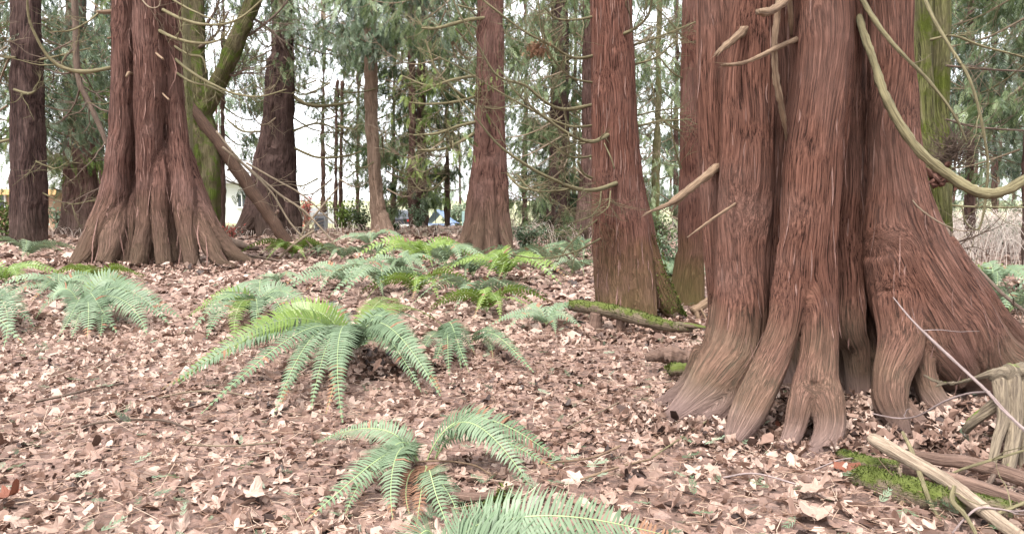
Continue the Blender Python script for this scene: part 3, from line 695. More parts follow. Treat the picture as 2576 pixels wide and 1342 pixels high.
b3 = [
 ('pale J shaped branch sweeping left and up', 'branch_pale', [(290, 168, 0, 12), (250, 176, -.3, 12), (200, 180, -.5, 12), (150, 166, -.6, 11), (115, 135, -.7, 9), (90, 90, -.8, 8), (72, 40, -.9, 7), (68, -20, -1, 5), (66, -70, -1, 4)]),
 (None, 'branch_dead', [(294, 28, 0, 14), (262, 30, -.2, 12), (243, 30, -.3, 10)]),
 (None, 'branch_pale', [(247, 34, -.3, 6), (220, 55, -.4, 5), (180, 76, -.5, 5), (130, 80, -.6, 4)]),
 (None, 'branch_dead', [(292, 92, 0, 9), (270, 96, -.2, 6)]),
 (None, 'branch_pale', [(410, 25, -.2, 11), (450, 45, -.4, 10), (500, 60, -.5, 9), (560, 62, -.6, 7), (610, 42, -.6, 6), (660, 0, -.6, 5)]),
 (None, 'branch_pale', [(398, 76, -.2, 11), (440, 96, -.4, 9), (490, 108, -.5, 8), (540, 105, -.6, 6), (570, 85, -.6, 5), (590, 40, -.6, 4)]),
 (None, 'branch_olive', [(436, 115, 0, 8), (475, 138, -.1, 7), (508, 145, -.2, 6), (520, 185, -.2, 4)]),
 (None, 'branch_olive', [(440, 148, 0, 9), (480, 180, -.2, 9), (530, 210, -.3, 8), (590, 235, -.4, 7), (650, 243, -.5, 5), (720, 225, -.6, 4)]),
 (None, 'branch_olive', [(445, 184, 0, 8), (480, 205, -.1, 7), (530, 218, -.2, 6), (570, 238, -.3, 4)]),
 ('short pale broken stub', 'branch_dead', [(386, 128, -.1, 7), (410, 148, -.7, 7)]),
 ('short pale broken stub', 'branch_dead', [(402, 228, 0, 6), (426, 251, -.6, 5)]),
 (None, 'branch_dead', [(332, 186, -.2, 8), (324, 184, -.35, 9), (318, 194, -.45, 6)]),
 (None, 'branch_olive', [(420, -10, 0, 7), (480, 25, -.3, 6), (560, 58, -.5, 4)]),
 (None, 'twig', [(350, -10, -.4, 4), (375, 18, -.5, 4), (400, 15, -.5, 3), (405, -20, -.5, 3)]),
 (None, 'branch_olive', [(285, 255, 0, 5), (260, 262, -.2, 4), (220, 258, -.3, 3)]),
]
for lb, mt, pts in b3:
    pts = [(u, v, d, w_ * .82) for u, v, d, w_ in pts]
    branch_px(t3, pts, M[mt], Y=YL, twigs=0 if len(pts) < 4 else 7, tl=.9, label=lb)

# ---------------------------------------------------------------- mossy maple and olive trunk behind the left cedar
ta = thing('alder_tree', GX(462, 18), 'pale olive trunk standing tight behind the right side of the three stemmed cedar', 'tree')
trunk(ta, [px_lobe([(452, -200, 0, 34), (455, 0, 0, 34), (462, 200, 0, 36), (466, 400, 0, 38), (468, 650, 0, 42)], 18)], .05, M['bark_olive'], (.008, .004), 2, 30, low=.02)
t4 = thing('maple_tree', GX(510, 24), 'mossy forked maple with leaning bright green limb behind the three stemmed cedar', 'tree')
trunk(t4, [px_lobe(L, 23.5) for L in [
    [(490, -200, 0, 38), (490, 0, 0, 42), (494, 150, 0, 46), (500, 250, 0, 60), (498, 400, 0, 52), (494, 500, 0, 50), (492, 610, 0, 56)],
    [(506, 290, 0, 50), (530, 240, -.1, 46), (562, 180, -.2, 40), (596, 100, -.3, 40), (630, 20, -.3, 38), (660, -80, -.3, 34)],
    [(512, 300, 0, 50), (525, 360, -.2, 44), (532, 450, -.3, 42), (532, 540, -.3, 40), (530, 605, -.3, 46)]]], .055, M['bark_moss'], (.015, .008), 2, 31, low=.05)
for pts in ([(600, 100, 0, 8), (640, 80, 0, 6), (700, 30, 0, 5), (740, -20, 0, 4)], [(560, 180, 0, 8), (590, 190, 0, 6), (620, 170, 0, 4)], [(520, 60, 0, 8), (545, 20, 0, 6), (560, -40, 0, 4)], [(500, 120, 0, 8), (540, 90, 0, 6), (575, 30, 0, 5)], [(620, 40, 0, 7), (660, 60, 0, 5), (720, 110, 0, 4)]):
    branch_px(t4, pts, M['branch_dark'], Y=23.3, twigs=14, tl=1.6)

# ---------------------------------------------------------------- leaning dead trunk and poles beside it
dl = thing('leaning_log', G(722, 612), 'brown dead trunk leaning down to the right from the mossy maple', 'log')
Yb = float(G(722, 612)[1])
mb = MB(); L = px_lobe([(470, 248, -1.0, 16), (510, 308, -.8, 28), (560, 375, -.6, 31), (610, 445, -.4, 32), (660, 520, -.2, 31), (700, 575, -.1, 31), (722, 614, 0, 32)], Yb); s_ = spline(L, 6)
mb.tube(wob(s_[:, :3], .06), s_[:, 3], 12, .5, 0, True, .07); mb.build('log', M['log_dark'], dl)
for pts in ([(600, 430, .5, 10), (580, 425, .3, 8), (572, 428, .2, 5)], [(690, 545, .1, 9), (700, 530, 0, 8)], [(640, 465, .4, 4), (650, 440, .2, 4), (648, 400, .1, 3)]):
    branch_px(dl, pts, M['log_brown'], Y=Yb, name='snag')
def lean(pts, Y, mat, label, cat='branch', name='fallen_branch', tw=0, tl=.5, jag=.1, group=None):
    """a loose branch with its base at its lowest end"""
    L = px_lobe(pts, Y); b = L[np.argmin(L[:, 2])]
    mb = MB(); s_ = spline(L, 7); path = wob(s_[:, :3], .01)
    mb.tube(path, np.maximum(s_[:, 3], .0015), 9, .5, 0, True, jag)
    for _ in range(tw):
        k = rng.integers(2, len(path) - 1); twig(mb, path[k], path[k] - path[k - 1], tl * rng.uniform(.4, 1), max(.0015, s_[k, 3] * .4), 1)
    o = mb.build(name, M[mat], None, off=b[:3]); o.location = tuple(b[:3])
    return tag(o, label, cat, group)
lean([(560, 370, .5, 6), (640, 435, .2, 6), (705, 490, 0, 6), (770, 535, -.2, 5), (850, 622, -.4, 4)], 18, 'twig', 'long thin grey branch crossing over the leaning dead trunk', tw=12, tl=1.2)
lean([(545, 330, .8, 5), (600, 400, .5, 6), (680, 480, .2, 5), (730, 560, 0, 5), (790, 625, -.3, 4)], 17.5, 'twig', 'thin dead branch running parallel above the leaning dead trunk', tw=12, tl=1.2)
lean([(620, 410, .3, 5), (690, 450, .2, 5), (760, 490, .1, 4), (840, 560, 0, 3)], 18.5, 'twig', 'thin pale dead branch arching right from the leaning trunk', tw=8, tl=1)
lean([(735, 640, -.3, 4), (770, 570, -.1, 6), (810, 520, .1, 5), (850, 470, .2, 3)], 18, 'twig', 'thin pale stick leaning up to the right in front of the grey box', tw=5, tl=.8)
lean([(700, 650, 0, 6), (745, 610, 0, 7), (790, 580, .1, 6)], 17, 'twig', 'short pale stick propped beside the foot of the leaning trunk', tw=3)
lean([(548, 590, .3, 12), (575, 605, .2, 20), (610, 618, .1, 20), (650, 625, 0, 10)], 18.5, 'branch_dark', 'dark rotten log on the ground right of the three stemmed cedar', 'log', 'fallen_log')
ld = thing('leaning_snag', GX(270, 20), 'thin dark dead stem leaning between the two left cedars', 'dead tree')
branch_px(ld, [(185, -60, 0, 16), (190, 60, 0, 15), (196, 190, 0, 14), (225, 260, 0, 12), (262, 345, 0, 12), (285, 430, 0, 12), (300, 625, 0, 12)], M['branch_dark'], Y=20, twigs=20, tl=1.4, name='stem')

# ---------------------------------------------------------------- background trees, each with its own trunk and crown
def bg_tree(label, Y, lobes, bark, crown_spec, name='cedar_tree', voxel=None, branches=(), seed=0, group=None, amp=None, bare=9):
    v0 = lobes[0][-1][0]
    base = GX(v0, Y); o = thing(name, base, label, 'tree', group)
    vx = voxel or .0026 * Y
    trunk(o, [px_lobe(L, Y) for L in lobes], vx, M[bark], amp or (.0011 * Y, .0005 * Y), 2, 40 + seed, low=.0016 * Y)
    for k in crown_spec:
        crown(o, base[0], Y, **k)
    for pts in branches:
        branch_px(o, pts, M['branch_olive'], Y=Y, twigs=8, tl=.05 * Y)
    for k in range(bare):
        wd = MB(); z = rng.uniform(zat(480, Y), zat(-40, Y)); az = rng.uniform(0, 2 * pi)
        b = np.array([base[0] + math.cos(az) * .2, Y + math.sin(az) * .2, z])
        bough(b, az, rng.uniform(1.2, 2.9), rng.uniform(.15, .4), rng.uniform(.3, .7), .0011 * Y, wd, None, 0, 1, (0, 0), 0, 16, 0, lite=False)
        wd.build('branch', M['twig' if k % 2 else 'branch_olive'], o)
    return o

DENS = .85
def cs(Y, vlo, vhi, rad, nb, ns, ss, mat='foliage', tones=(.45, .22), **kw):
    tones = (tones[0] + .12, tones[1] + .12)
    return dict(zlo=zat(vlo, Y), zhi=zat(vhi, Y), rad=rad, nb=nb, ns=int(ns * DENS), ssize=ss, gmat=M[mat], tones=tones, **kw)

bg_tree('dark straight cedar trunk at the far left edge', 21, [[(50, -250, 0, 34), (50, 0, 0, 40), (48, 300, 0, 40), (50, 500, 0, 44), (52, 630, 0, 50)], [(78, -250, -.1, 38), (78, 0, -.1, 44), (76, 300, -.1, 50), (78, 500, -.1, 46), (84, 630, -.1, 48)], [(96, 100, 0, 24), (98, 350, 0, 30), (102, 630, 0, 34)]],
        'bark_dark', [cs(21, 330, -220, 3.6, 26, 95, .42, 'foliage_blue', (.4, .22), sep=True, azr=(R(0), R(180)))], seed=1,
        branches=[[(30, 350, 0, 8), (-30, 360, 0, 6), (-80, 340, 0, 4)], [(35, 225, -.3, 6), (70, 235, -.5, 7), (90, 228, -.5, 4)], [(100, 150, -.2, 6), (150, 140, -.4, 5), (230, 120, -.5, 3)], [(40, 145, -.3, 7), (0, 140, -.4, 5), (-30, 110, -.4, 4)]])
bg_tree('cedar with curved root behind and right of the dark left edge trunk', 28, [[(190, -200, 0, 40), (190, 200, 0, 46), (186, 400, 0, 44), (180, 520, 0, 44), (170, 560, 0, 34), (145, 590, -.2, 20), (118, 604, -.3, 8)], [(215, 200, 0, 34), (218, 400, 0, 38), (222, 530, -.1, 44), (218, 605, -.3, 50)], [(200, 350, -.1, 40), (202, 500, -.1, 44), (196, 605, -.3, 60)]],
        'bark_far', [cs(28, 395, -150, 4.2, 30, 110, .5, 'foliage_yellow', (.3, .2), rt=.02)], seed=2)
bg_tree('wide dark cedar with flared base just right of the leaning dead trunk', 28, [[(712, -200, 0, 50), (712, 100, 0, 52), (712, 300, 0, 54), (712, 450, 0, 62), (712, 605, 0, 80)], [(692, 150, 0, 40), (688, 300, 0, 50), (670, 420, 0, 64), (650, 520, -.1, 70), (618, 575, -.2, 50), (584, 604, -.3, 24)], [(690, 400, -.1, 60), (684, 520, -.3, 70), (680, 605, -.5, 70)], [(730, 480, -.1, 40), (742, 605, -.3, 40)]],
        'bark_dark', [cs(28, 235, -150, 3.6, 22, 80, .45, 'foliage', (.5, .2), sep=True)], seed=3,
        branches=[[(735, 240, 0, 10), (770, 262, 0, 9), (820, 266, 0, 8), (890, 256, 0, 5)], [(735, 370, 0, 7), (800, 396, 0, 6), (870, 392, 0, 5), (910, 380, 0, 4)], [(735, 330, 0, 5), (800, 310, 0, 5), (860, 330, 0, 4)], [(660, 330, 0, 5), (610, 330, 0, 5), (570, 300, 0, 4)]])
bg_tree('slender tan barked tree with dense green crown in the middle', 26.5, [[(930, -150, 0, 26), (931, 60, 0, 27), (933, 200, 0, 29), (938, 350, 0, 31), (946, 480, 0, 34), (956, 560, 0, 42), (962, 605, 0, 56)], [(962, 540, -.1, 30), (985, 605, -.3, 30)]],
        'bark_tan', [cs(26.5, 120, -150, 3.3, 34, 150, .45, 'foliage_blue', (.45, .25), rt=.02)], 'fir_tree', seed=4)
bg_tree('thin reddish trunk of the close pair behind the fern bank', 32, [[(1036, -100, 0, 14), (1037, 230, 0, 16), (1036, 400, 0, 20), (1040, 590, 0, 26)]], 'bark_far', [cs(32, 420, -80, 2.4, 24, 70, .5, 'foliage', (.4, .2))], seed=5)
bg_tree('darker right hand trunk of the close pair behind the fern bank', 33, [[(1062, -100, 0, 16), (1060, 300, 0, 20), (1060, 450, 0, 26), (1062, 590, 0, 34)]], 'bark_far', [cs(33, 520, -80, 2.4, 24, 90, .5, 'foliage', (.35, .2))], seed=6)
bg_tree('red brown fluted cedar behind the bright green ferns', 17.8, [[(1222, -250, 0, 34), (1222, 0, 0, 38), (1220, 250, 0, 46), (1210, 400, 0, 46), (1198, 500, 0, 48), (1180, 580, -.1, 40), (1156, 630, -.3, 26), (1134, 652, -.4, 12)], [(1248, -250, 0, 28), (1248, 0, 0, 32), (1251, 250, 0, 34), (1257, 450, 0, 38), (1264, 560, 0, 40), (1276, 655, -.1, 40)], [(1232, 400, -.1, 30), (1234, 560, -.2, 36), (1238, 655, -.45, 36)], [(1214, 500, -.1, 26), (1204, 600, -.3, 30), (1196, 655, -.45, 32)]],
        'bark_left', [cs(17.8, 160, -200, 2.6, 16, 90, .34, 'foliage', (.55, .2), sep=True), cs(17.8, 430, 180, 1.3, 10, 24, .26, 'foliage_yellow', (.5, .2), sep=True)], seed=7,
        branches=[[(1200, 330, 0, 8), (1160, 355, -.3, 8), (1110, 375, -.5, 7), (1050, 378, -.6, 5)], [(1205, 305, 0, 8), (1150, 318, -.3, 7), (1100, 335, -.5, 6), (1040, 340, -.6, 4)], [(1205, 240, 0, 8), (1150, 255, -.3, 7), (1080, 262, -.5, 5), (1030, 258, -.6, 4)],
                  [(1265, 40, 0, 9), (1180, 50, -.3, 9), (1100, 70, -.5, 7), (1060, 70, -.5, 5)], [(1200, 190, 0, 8), (1140, 200, -.4, 7), (1080, 215, -.5, 6), (1010, 190, -.5, 4)], [(1270, 430, 0, 6), (1310, 470, -.3, 6), (1360, 480, -.4, 4)], [(1205, 270, 0, 7), (1150, 230, -.3, 6), (1100, 180, -.4, 6), (1070, 100, -.4, 5)]])
bg_tree('ivy wrapped cedar trunk between the fluted cedar and the rusty one', 28, [[(1408, -150, 0, 38), (1408, 200, 0, 42), (1406, 400, 0, 50), (1404, 520, 0, 60), (1404, 605, 0, 76)]],
        'bark_dark', [cs(28, 590, -150, 3.0, 46, 80, .42, 'foliage', (.45, .2), sep=False), cs(28, 585, 420, .75, 16, 90, .25, 'foliage', (.25, .15), lift=.1)], seed=8)
bg_tree('cedar flaring to the left just behind the rusty red trunk', 24, [[(1482, -150, 0, 30), (1482, 200, 0, 34), (1480, 400, 0, 40), (1474, 520, 0, 46), (1458, 580, -.1, 34), (1430, 612, -.3, 18)], [(1488, 400, 0, 34), (1492, 610, -.1, 44)]],
        'bark_far', [cs(24, 420, -150, 2.9, 26, 75, .4, 'foliage', (.5, .2))], seed=9)
for k, (u, Y, wd, lo, lab) in enumerate([(846, 34, 9, 300, 'left one of two thin bare saplings in the bright gap'), (858, 36, 8, 420, 'right one of two thin bare saplings in the bright gap')]):
    bg_tree(lab, Y, [[(u + 4, 200, 0, wd * .6), (u, lo, 0, wd), (u - 2, 480, 0, wd), (u, 575, 0, wd + 3)]], 'bark_far', [cs(Y, 430, 190, 1.7, 10, 26, .45, 'foliage', (.4, .2))], 'sapling', seed=10 + k)
bg_tree('thin pale tree seen between the rusty cedar and the narrow brown trunk', 26, [[(1660, -100, 0, 12), (1656, 200, 0, 14), (1652, 400, 0, 18), (1648, 602, 0, 22)]], 'bark_olive', [cs(26, 560, -150, 2.6, 40, 70, .36, 'foliage', (.6, .2))], 'slender_tree', seed=12)
# crowns that fill the upper half of the view
fill = [
 ('feathery cedar in the far left corner', -40, 26, 440, 3.0, 26, 95, .34, 'foliage', (.4, .2)),
 ('grey green cedar standing behind the cedar with the curved root', 240, 31, 400, 3.2, 26, 90, .42, 'foliage_blue', (.4, .22)),
 ('cedar with low foliage behind the left flare of the three stemmed cedar', 255, 34, 470, 3.4, 30, 100, .5, 'foliage', (.45, .22)),
 ('dark cedar foliage behind the mossy maple', 560, 34, 505, 3.4, 34, 110, .5, 'foliage', (.35, .2)),
 ('sparse cedar over the bright gap left of the tan tree', 812, 40, 230, 3.2, 14, 50, .5, 'foliage_blue', (.45, .2)),
 ('distant cedar immediately left of the tan trunk', 900, 44, 400, 1.9, 20, 45, .5, 'foliage', (.4, .2)),
 ('distant cedar directly right of the tan trunk', 990, 38, 525, 2.9, 36, 110, .5, 'foliage', (.4, .2)),
 ('yellowish cedar between the thin pair and the fluted cedar', 1125, 34, 510, 2.9, 36, 110, .46, 'foliage_yellow', (.45, .2)),
 ('cedar right behind the fluted cedar', 1320, 33, 540, 3.0, 30, 90, .46, 'foliage', (.5, .2)),
 ('cedar behind the gap left of the rusty trunk', 1445, 36, 560, 3.0, 34, 90, .5, 'foliage', (.4, .2)),
 ('cedar behind the gap right of the rusty trunk', 1700, 34, 590, 3.2, 40, 100, .48, 'foliage_blue', (.5, .2)),
 ('lacy cedar right of the mossy trunk', 2440, 19, 430, 2.8, 40, 150, .36, 'foliage_blue', (.4, .22)),
 ('dense cedar at the right edge', 2590, 15, 420, 2.6, 36, 140, .32, 'foliage', (.45, .2)),
 ('far cedar behind the pale thicket', 2500, 34, 540, 3.5, 46, 150, .5, 'foliage_blue', (.6, .2)),
]
for k, (lab, u, Y, vlo, rad, nb, ns, ss, mt, tn) in enumerate(fill):
    vb = 500 + 1900 * CAMH / Y
    wd = .2 / Y * F
    bg_tree(lab, Y, [[(u, -170, 0, wd * .7), (u + 3, 100, 0, wd * .8), (u, 350, 0, wd * .95), (u, vb + 2, 0, wd * 1.3)]], 'bark_far', [cs(Y, vlo, -170, rad, nb, ns, ss, mt, tn, sep=(Y < 20))], seed=20 + k)
# far wood beyond everything
mb = MB()
for k in range(58):
    Y = rng.uniform(58, 85); a = rng.uniform(-.8, .8) if k < 40 else rng.uniform(.2, .9)
    if -.37 < a < -.14: continue
    x = a * Y; zt = rng.uniform(9, 19); z0 = float(gh(x, Y))
    mb.tube(np.array([[x, Y, z0 - .3], [x + rng.normal() * .3, Y, z0 + zt]]), [.16, .05], 5, .5, 1, False)
    for q in range(30):
        az = rng.uniform(0, 2 * pi); z = z0 + .8 + (zt - .8) * rng.random(); Lb = 3.2 * (1 - .6 * (z - z0) / zt)
        bough(np.array([x, Y, z]), az, Lb, .25, .3, .03, None, mb, 10, .8, (.7, .25), .1, lite=True)
fw = mb.build('distant_wood', [M['foliage_blue'], M['bark_far']], None, smooth=False)
tag(fw, 'far wood of evergreen trees behind everything', 'wood', kind='stuff')

# ---------------------------------------------------------------- shrubs and thicket
def shrub(label, u, v, Y, wpx, hpx, mat, n=260, leaf=.06, tones=(.5, .22), group=None, stems=14, name='shrub', smat='branch_dark'):
    b = GX(u, Y); o = thing(name, b, label, 'shrub', group)
    w_ = wpx / 2 * Y / F; h = hpx * Y / F
    st = MB(); lf = MB(); pts = []
    for _ in range(stems):
        a = rng.uniform(0, 2 * pi); rr = rng.random() ** .6
        tip = b + np.array([math.cos(a) * w_ * rr, math.sin(a) * w_ * rr * .7, h * rng.uniform(.55, 1.05)])
        mid = (b + tip) / 2 + np.array([0, 0, h * .12]) + rng.normal(size=3) * .08 * h
        s_ = spline([b + rng.normal(size=3) * np.array([.15 * w_, .15 * w_, 0]), mid, tip], 5); st.tube(s_, np.linspace(.012, .003, len(s_)) * max(1, Y / 18), 4, .5, 0, False)
        pts.append(s_[2:]); twig(st, s_[6], s_[7] - s_[6], h * .35, .004 * max(1, Y / 18), 1, 3)
    pts = np.vstack(pts); k = rng.integers(len(pts), size=n)
    p = pts[k] + rng.normal(size=(n, 3)) * np.array([.16 * w_, .14 * w_, .1 * h])
    TV = np.array([[0, 0, 0], [.28, 0.05, -.5], [0, .1, -1.], [-.28, .05, -.5]]); TF = np.array([[0, 1, 2, 3]])
    ax = rng.normal(size=(n, 3)) + np.array([0, 0, -.6])
    lf.inst(TV, TF, rot_from(ax, rng.uniform(0, 6.28, n)) * (leaf * rng.uniform(.6, 1.5, n))[:, None, None], p, np.clip(tones[0] + rng.normal(size=n) * tones[1], 0, 1))
    st.build('stem', M[smat], o); lf.build('foliage', M[mat], o, smooth=False)
    return o
for a in [
 ('leafy green shrub at the left edge below the brown cabin', 5, 0, 24, 80, 120, 'foliage_yellow', 900, .10),
 ('low pale green shrub between the two leftmost trunks', 150, 0, 33, 70, 60, 'foliage_blue', 500, .12, (.8, .15)),
 ('bright green bush at the foot of the two thin saplings', 872, 0, 34, 80, 75, 'foliage_yellow', 800, .14, (.6, .2)),
 ('holly like dark shrub left of the tan trunk', 905, 0, 29, 70, 60, 'foliage', 700, .1, (.45, .25)),
 ('low dark bush right of the tan trunk base', 990, 0, 28, 50, 22, 'foliage', 500, .1, (.45, .25)),
 ('pale green bush under the thin pair of trunks', 1052, 0, 31, 50, 50, 'foliage_blue', 600, .12, (.75, .2)),
 ('leafy shrub right of the fluted cedar base', 1330, 0, 19, 110, 60, 'foliage_blue', 700, .08, (.6, .25)),
 ('bramble in front of the ivy wrapped cedar', 1400, 0, 22, 120, 50, 'foliage', 700, .08, (.5, .25)),
 ('shrub behind the right root of the rusty cedar', 1690, 0, 13, 90, 110, 'foliage_blue', 900, .06, (.6, .25)),
 ('shrub in the gap left of the narrow brown trunk', 1665, 0, 20, 90, 90, 'foliage', 800, .08, (.6, .2)),
 ('leafy bramble at the right edge above the woodpile', 2560, 0, 9, 150, 70, 'foliage_blue', 500, .05, (.7, .2)),
 ('low bright bramble beyond the right root flare', 2480, 0, 12, 140, 45, 'foliage_yellow', 500, .06, (.6, .2)),
 ('sprawling bush at the foot of the far right cedars', 2520, 0, 22, 200, 70, 'foliage_blue', 700, .1, (.7, .2)),
 ('faint green bush behind the blue tarp', 1140, 0, 46, 120, 70, 'foliage_blue', 900, .2, (.9, .1)),
]:
    shrub(a[0], *a[1:9], tones=(a[9] if len(a) > 9 else (.5, .22)))
red = leaf_mat('red_leaves', [(0, (.35, .06, .05)), (1, (.75, .25, .2))], .3, .6, .3)
M['red_leaves'] = red
shrub('small red leaved shrub in the bright gap', 772, 0, 44, 44, 82, 'red_leaves', 300, .16, stems=18)
shrub('little shrub with rusty leaves at the foot of the mossy maple', 580, 0, 25, 90, 40, 'red_leaves', 140, .09, smat='twig')
# pale dry canes
def canes(name, label, u0, u1, Y0, Y1, n, h, mat, tones=(.5, .3)):
    mb = MB()
    for _ in range(n):
        Y = rng.uniform(Y0, Y1); b = GX(rng.uniform(u0, u1), Y); a = rng.uniform(0, 2 * pi); L = h * rng.uniform(.4, 1.2)
        t = np.linspace(0, 1, 6)[:, None]; d = np.array([math.cos(a), math.sin(a), 0])
        p = b + d * L * .8 * t ** 1.4 + np.array([0, 0, 1.]) * L * np.sin(t * rng.uniform(1.6, 2.6))
        mb.tube(p, np.linspace(1, .4, 6) * .00035 * Y, 3, np.clip(tones[0] + rng.normal() * tones[1], 0, 1), 0, False)
    return tag(mb.build(name, M[mat], None), label, 'undergrowth', kind='stuff')
M['cane_pale'] = leaf_mat('cane_pale', [(0, (.3, .2, .16)), (1, (.75, .66, .58))], 0, .8, .2)
canes('dry_thicket', 'pale dry tangle of canes beyond the mossy trunk', 2330, 2750, 14, 32, 1500, .85, 'cane_pale', (.7, .25))
canes('bramble_canes', 'brown bramble canes along the back of the clearing', 1180, 1760, 20, 31, 600, .55, 'cane_pale', (.35, .3))
canes('bramble_tangle', 'dry bramble stems behind the left trunks', -40, 1180, 25, 29, 450, .35, 'cane_pale', (.35, .3))

# ---------------------------------------------------------------- houses and things beyond the trees
M['siding'] = None
def siding_mat(name, col, freq):
    m, t, b, out = mat_new(name)
    geo = t.nodes.new('ShaderNodeNewGeometry'); sx = t.nodes.new('ShaderNodeSeparateXYZ'); t.links.new(geo.outputs['Position'], sx.inputs[0])
    fr = math_(t, 'FRACT', math_(t, 'MULTIPLY', sx.outputs[2], freq))
    bump(t, b, fr, .8, .03)
    n = noise(t, geo.outputs['Position'], 2, 4, .6)
    t.links.new(mix(t, n, tuple(c * .85 for c in col), col), b.inputs['Base Color']); b.inputs['Roughness'].default_value = .6
    return m
M['siding'] = siding_mat('white_siding', (.82, .83, .84), 6)
M['wood_wall'] = siding_mat('brown_boards', (.4, .24, .16), 5)
M['fascia'] = plain_mat('orange_fascia', (.62, .36, .16)); M['roof'] = plain_mat('roof_grey', (.32, .31, .3), .9)
M['glass'] = plain_mat('window_glass', (.06, .07, .08), .1); M['trim'] = plain_mat('trim_white', (.8, .8, .78))
M['dark_paint'] = plain_mat('dark_paint', (.035, .035, .045), .3); M['chrome'] = plain_mat('bumper_grey', (.6, .58, .57), .4)
M['rubber'] = plain_mat('rubber', (.02, .02, .02), .8); M['tarp'] = plain_mat('tarp_blue', (.08, .2, .5), .45)
M['tarp_pale'] = plain_mat('tarp_grey', (.4, .5, .68), .5); M['mint'] = plain_mat('mint_board', (.6, .8, .74), .6)
M['box_grey'] = plain_mat('box_grey', (.42, .42, .44), .6); M['metal_dark'] = plain_mat('metal_dark', (.12, .12, .13), .5)
M['lamp_red'] = plain_mat('lamp_red', (.4, .02, .02), .3)

def house(label, u0, u1, Y, vtop, depth, wall, roofm, eave=.5, rise=1.0, wins=(), name='house', fascia=None):
    a, b = GX(u0, Y), GX(u1, Y); zt = zat(vtop, Y); zb = min(a[2], b[2]) - .2; xc, wd = (a[0] + b[0]) / 2, b[0] - a[0]
    o = thing(name, (xc, Y + depth / 2, zb), label, 'house')
    m = MB(); m.box((xc, Y + depth / 2, (zb + zt) / 2), (wd, depth, zt - zb)); m.build('wall', M[wall], o, False)
    m = MB(); x0, x1, y0, y1 = xc - wd / 2 - eave, xc + wd / 2 + eave, Y - eave, Y + depth + eave; ym = Y + depth / 2; th = .12
    V = [(x0, y0, zt + .003), (x1, y0, zt + .003), (x1, y1, zt + .003), (x0, y1, zt + .003), (x0, y0, zt + th), (x1, y0, zt + th), (x1, y1, zt + th), (x0, y1, zt + th), (x0 + .1, ym, zt + rise), (x1 - .1, ym, zt + rise)]
    m.add(V, [(0, 3, 2, 1), (0, 1, 5, 4), (1, 2, 6, 5), (2, 3, 7, 6), (3, 0, 4, 7), (4, 5, 9, 8), (6, 7, 8, 9)], [(5, 6, 9), (7, 4, 8)]); m.build('roof', M[roofm], o, False)
    if fascia:
        m = MB(); m.box((xc, y0 - .025, zt + .02), (x1 - x0, .04, .26)); m.build('fascia', M[fascia], o, False)
    for (uu0, uu1, vv0, vv1) in wins:
        p, q = P(uu0, vv1, Y), P(uu1, vv0, Y); cx, cz = (p[0] + q[0]) / 2, (p[2] + q[2]) / 2; ww, hh = q[0] - p[0], q[2] - p[2]
        m = MB(); m.box((cx, Y - .03, cz), (ww, .05, hh)); wn = m.build('window', M['glass'], o, False)
        m = MB()
        for sx_ in (-1, 1): m.box((cx + sx_ * (ww / 2 + .04), Y - .04, cz), (.08, .08, hh + .16))
        for sz in (-1, 1): m.box((cx, Y - .045, cz + sz * (hh / 2 + .04)), (ww, .08, .08))
        m.box((cx, Y - .045, cz), (.05, .04, hh)); m.build('frame', M['trim'], wn, False)
    return o
house('low brown wooden cabin with orange fascia at the left edge', -160, 134, 36, 484, 5, 'wood_wall', 'roof', .45, .7, [(-20, 12, 490, 520)], 'cabin', 'fascia')
house('white sided house behind the brown cabin', 60, 265, 46, 425, 8, 'siding', 'roof', .5, 1.6, [(205, 225, 470, 500)])
house('white sided house seen behind the mossy maple', 500, 640, 44, 462, 7, 'siding', 'roof', .4, 1.5, [(600, 618, 490, 520)])
# pale board fence
def fence(label, u0, u1, Y, vtop, mat):
    a, b = GX(u0, Y), GX(u1, Y); o = thing('board_fence', ((a[0] + b[0]) / 2, Y, a[2]), label, 'fence'); zt = zat(vtop, Y)
    m = MB(); n = int((b[0] - a[0]) / .15)
    for k in range(n):
        x = a[0] + (k + .5) * .15; z0 = float(gh(x, Y)); m.box((x, Y, (z0 + zt) / 2), (.135, .025, zt - z0))
    m.build('boards', M[mat], o, False).name = 'board_panel'
    for x in np.arange(a[0], b[0] + .1, 2.4):
        m = MB(); z0 = float(gh(x, Y)); m.box((x, Y + .075, (z0 + zt) / 2), (.1, .1, zt - z0 + .1)); m.build('post', M[mat], o, False)
    for z in (.35, .8):
        m = MB(); zz = a[2] + (zt - a[2]) * z; m.box(((a[0] + b[0]) / 2, Y + .04, zz), (b[0] - a[0], .04, .09)); m.build('rail', M[mat], o, False)
fence('pale weathered board fence across the bright gap', 690, 900, 52, 522, 'box_grey')
# grey box
bx_ = thing('utility_box', GX(806, 30), 'small grey metal box with dark door in the bright gap', 'utility box')
p = GX(806, 30); m = MB(); m.box((p[0], 30, p[2] + .33), (.42, .4, .66)); m.build('cabinet', M['box_grey'], bx_, False)
m = MB(); m.box((p[0], 30, p[2] + .69), (.5, .48, .05)); m.build('lid', M['chrome'], bx_, False)
m = MB(); m.box((p[0], 29.785, p[2] + .3), (.34, .02, .45)); m.build('door', M['metal_dark'], bx_, False)
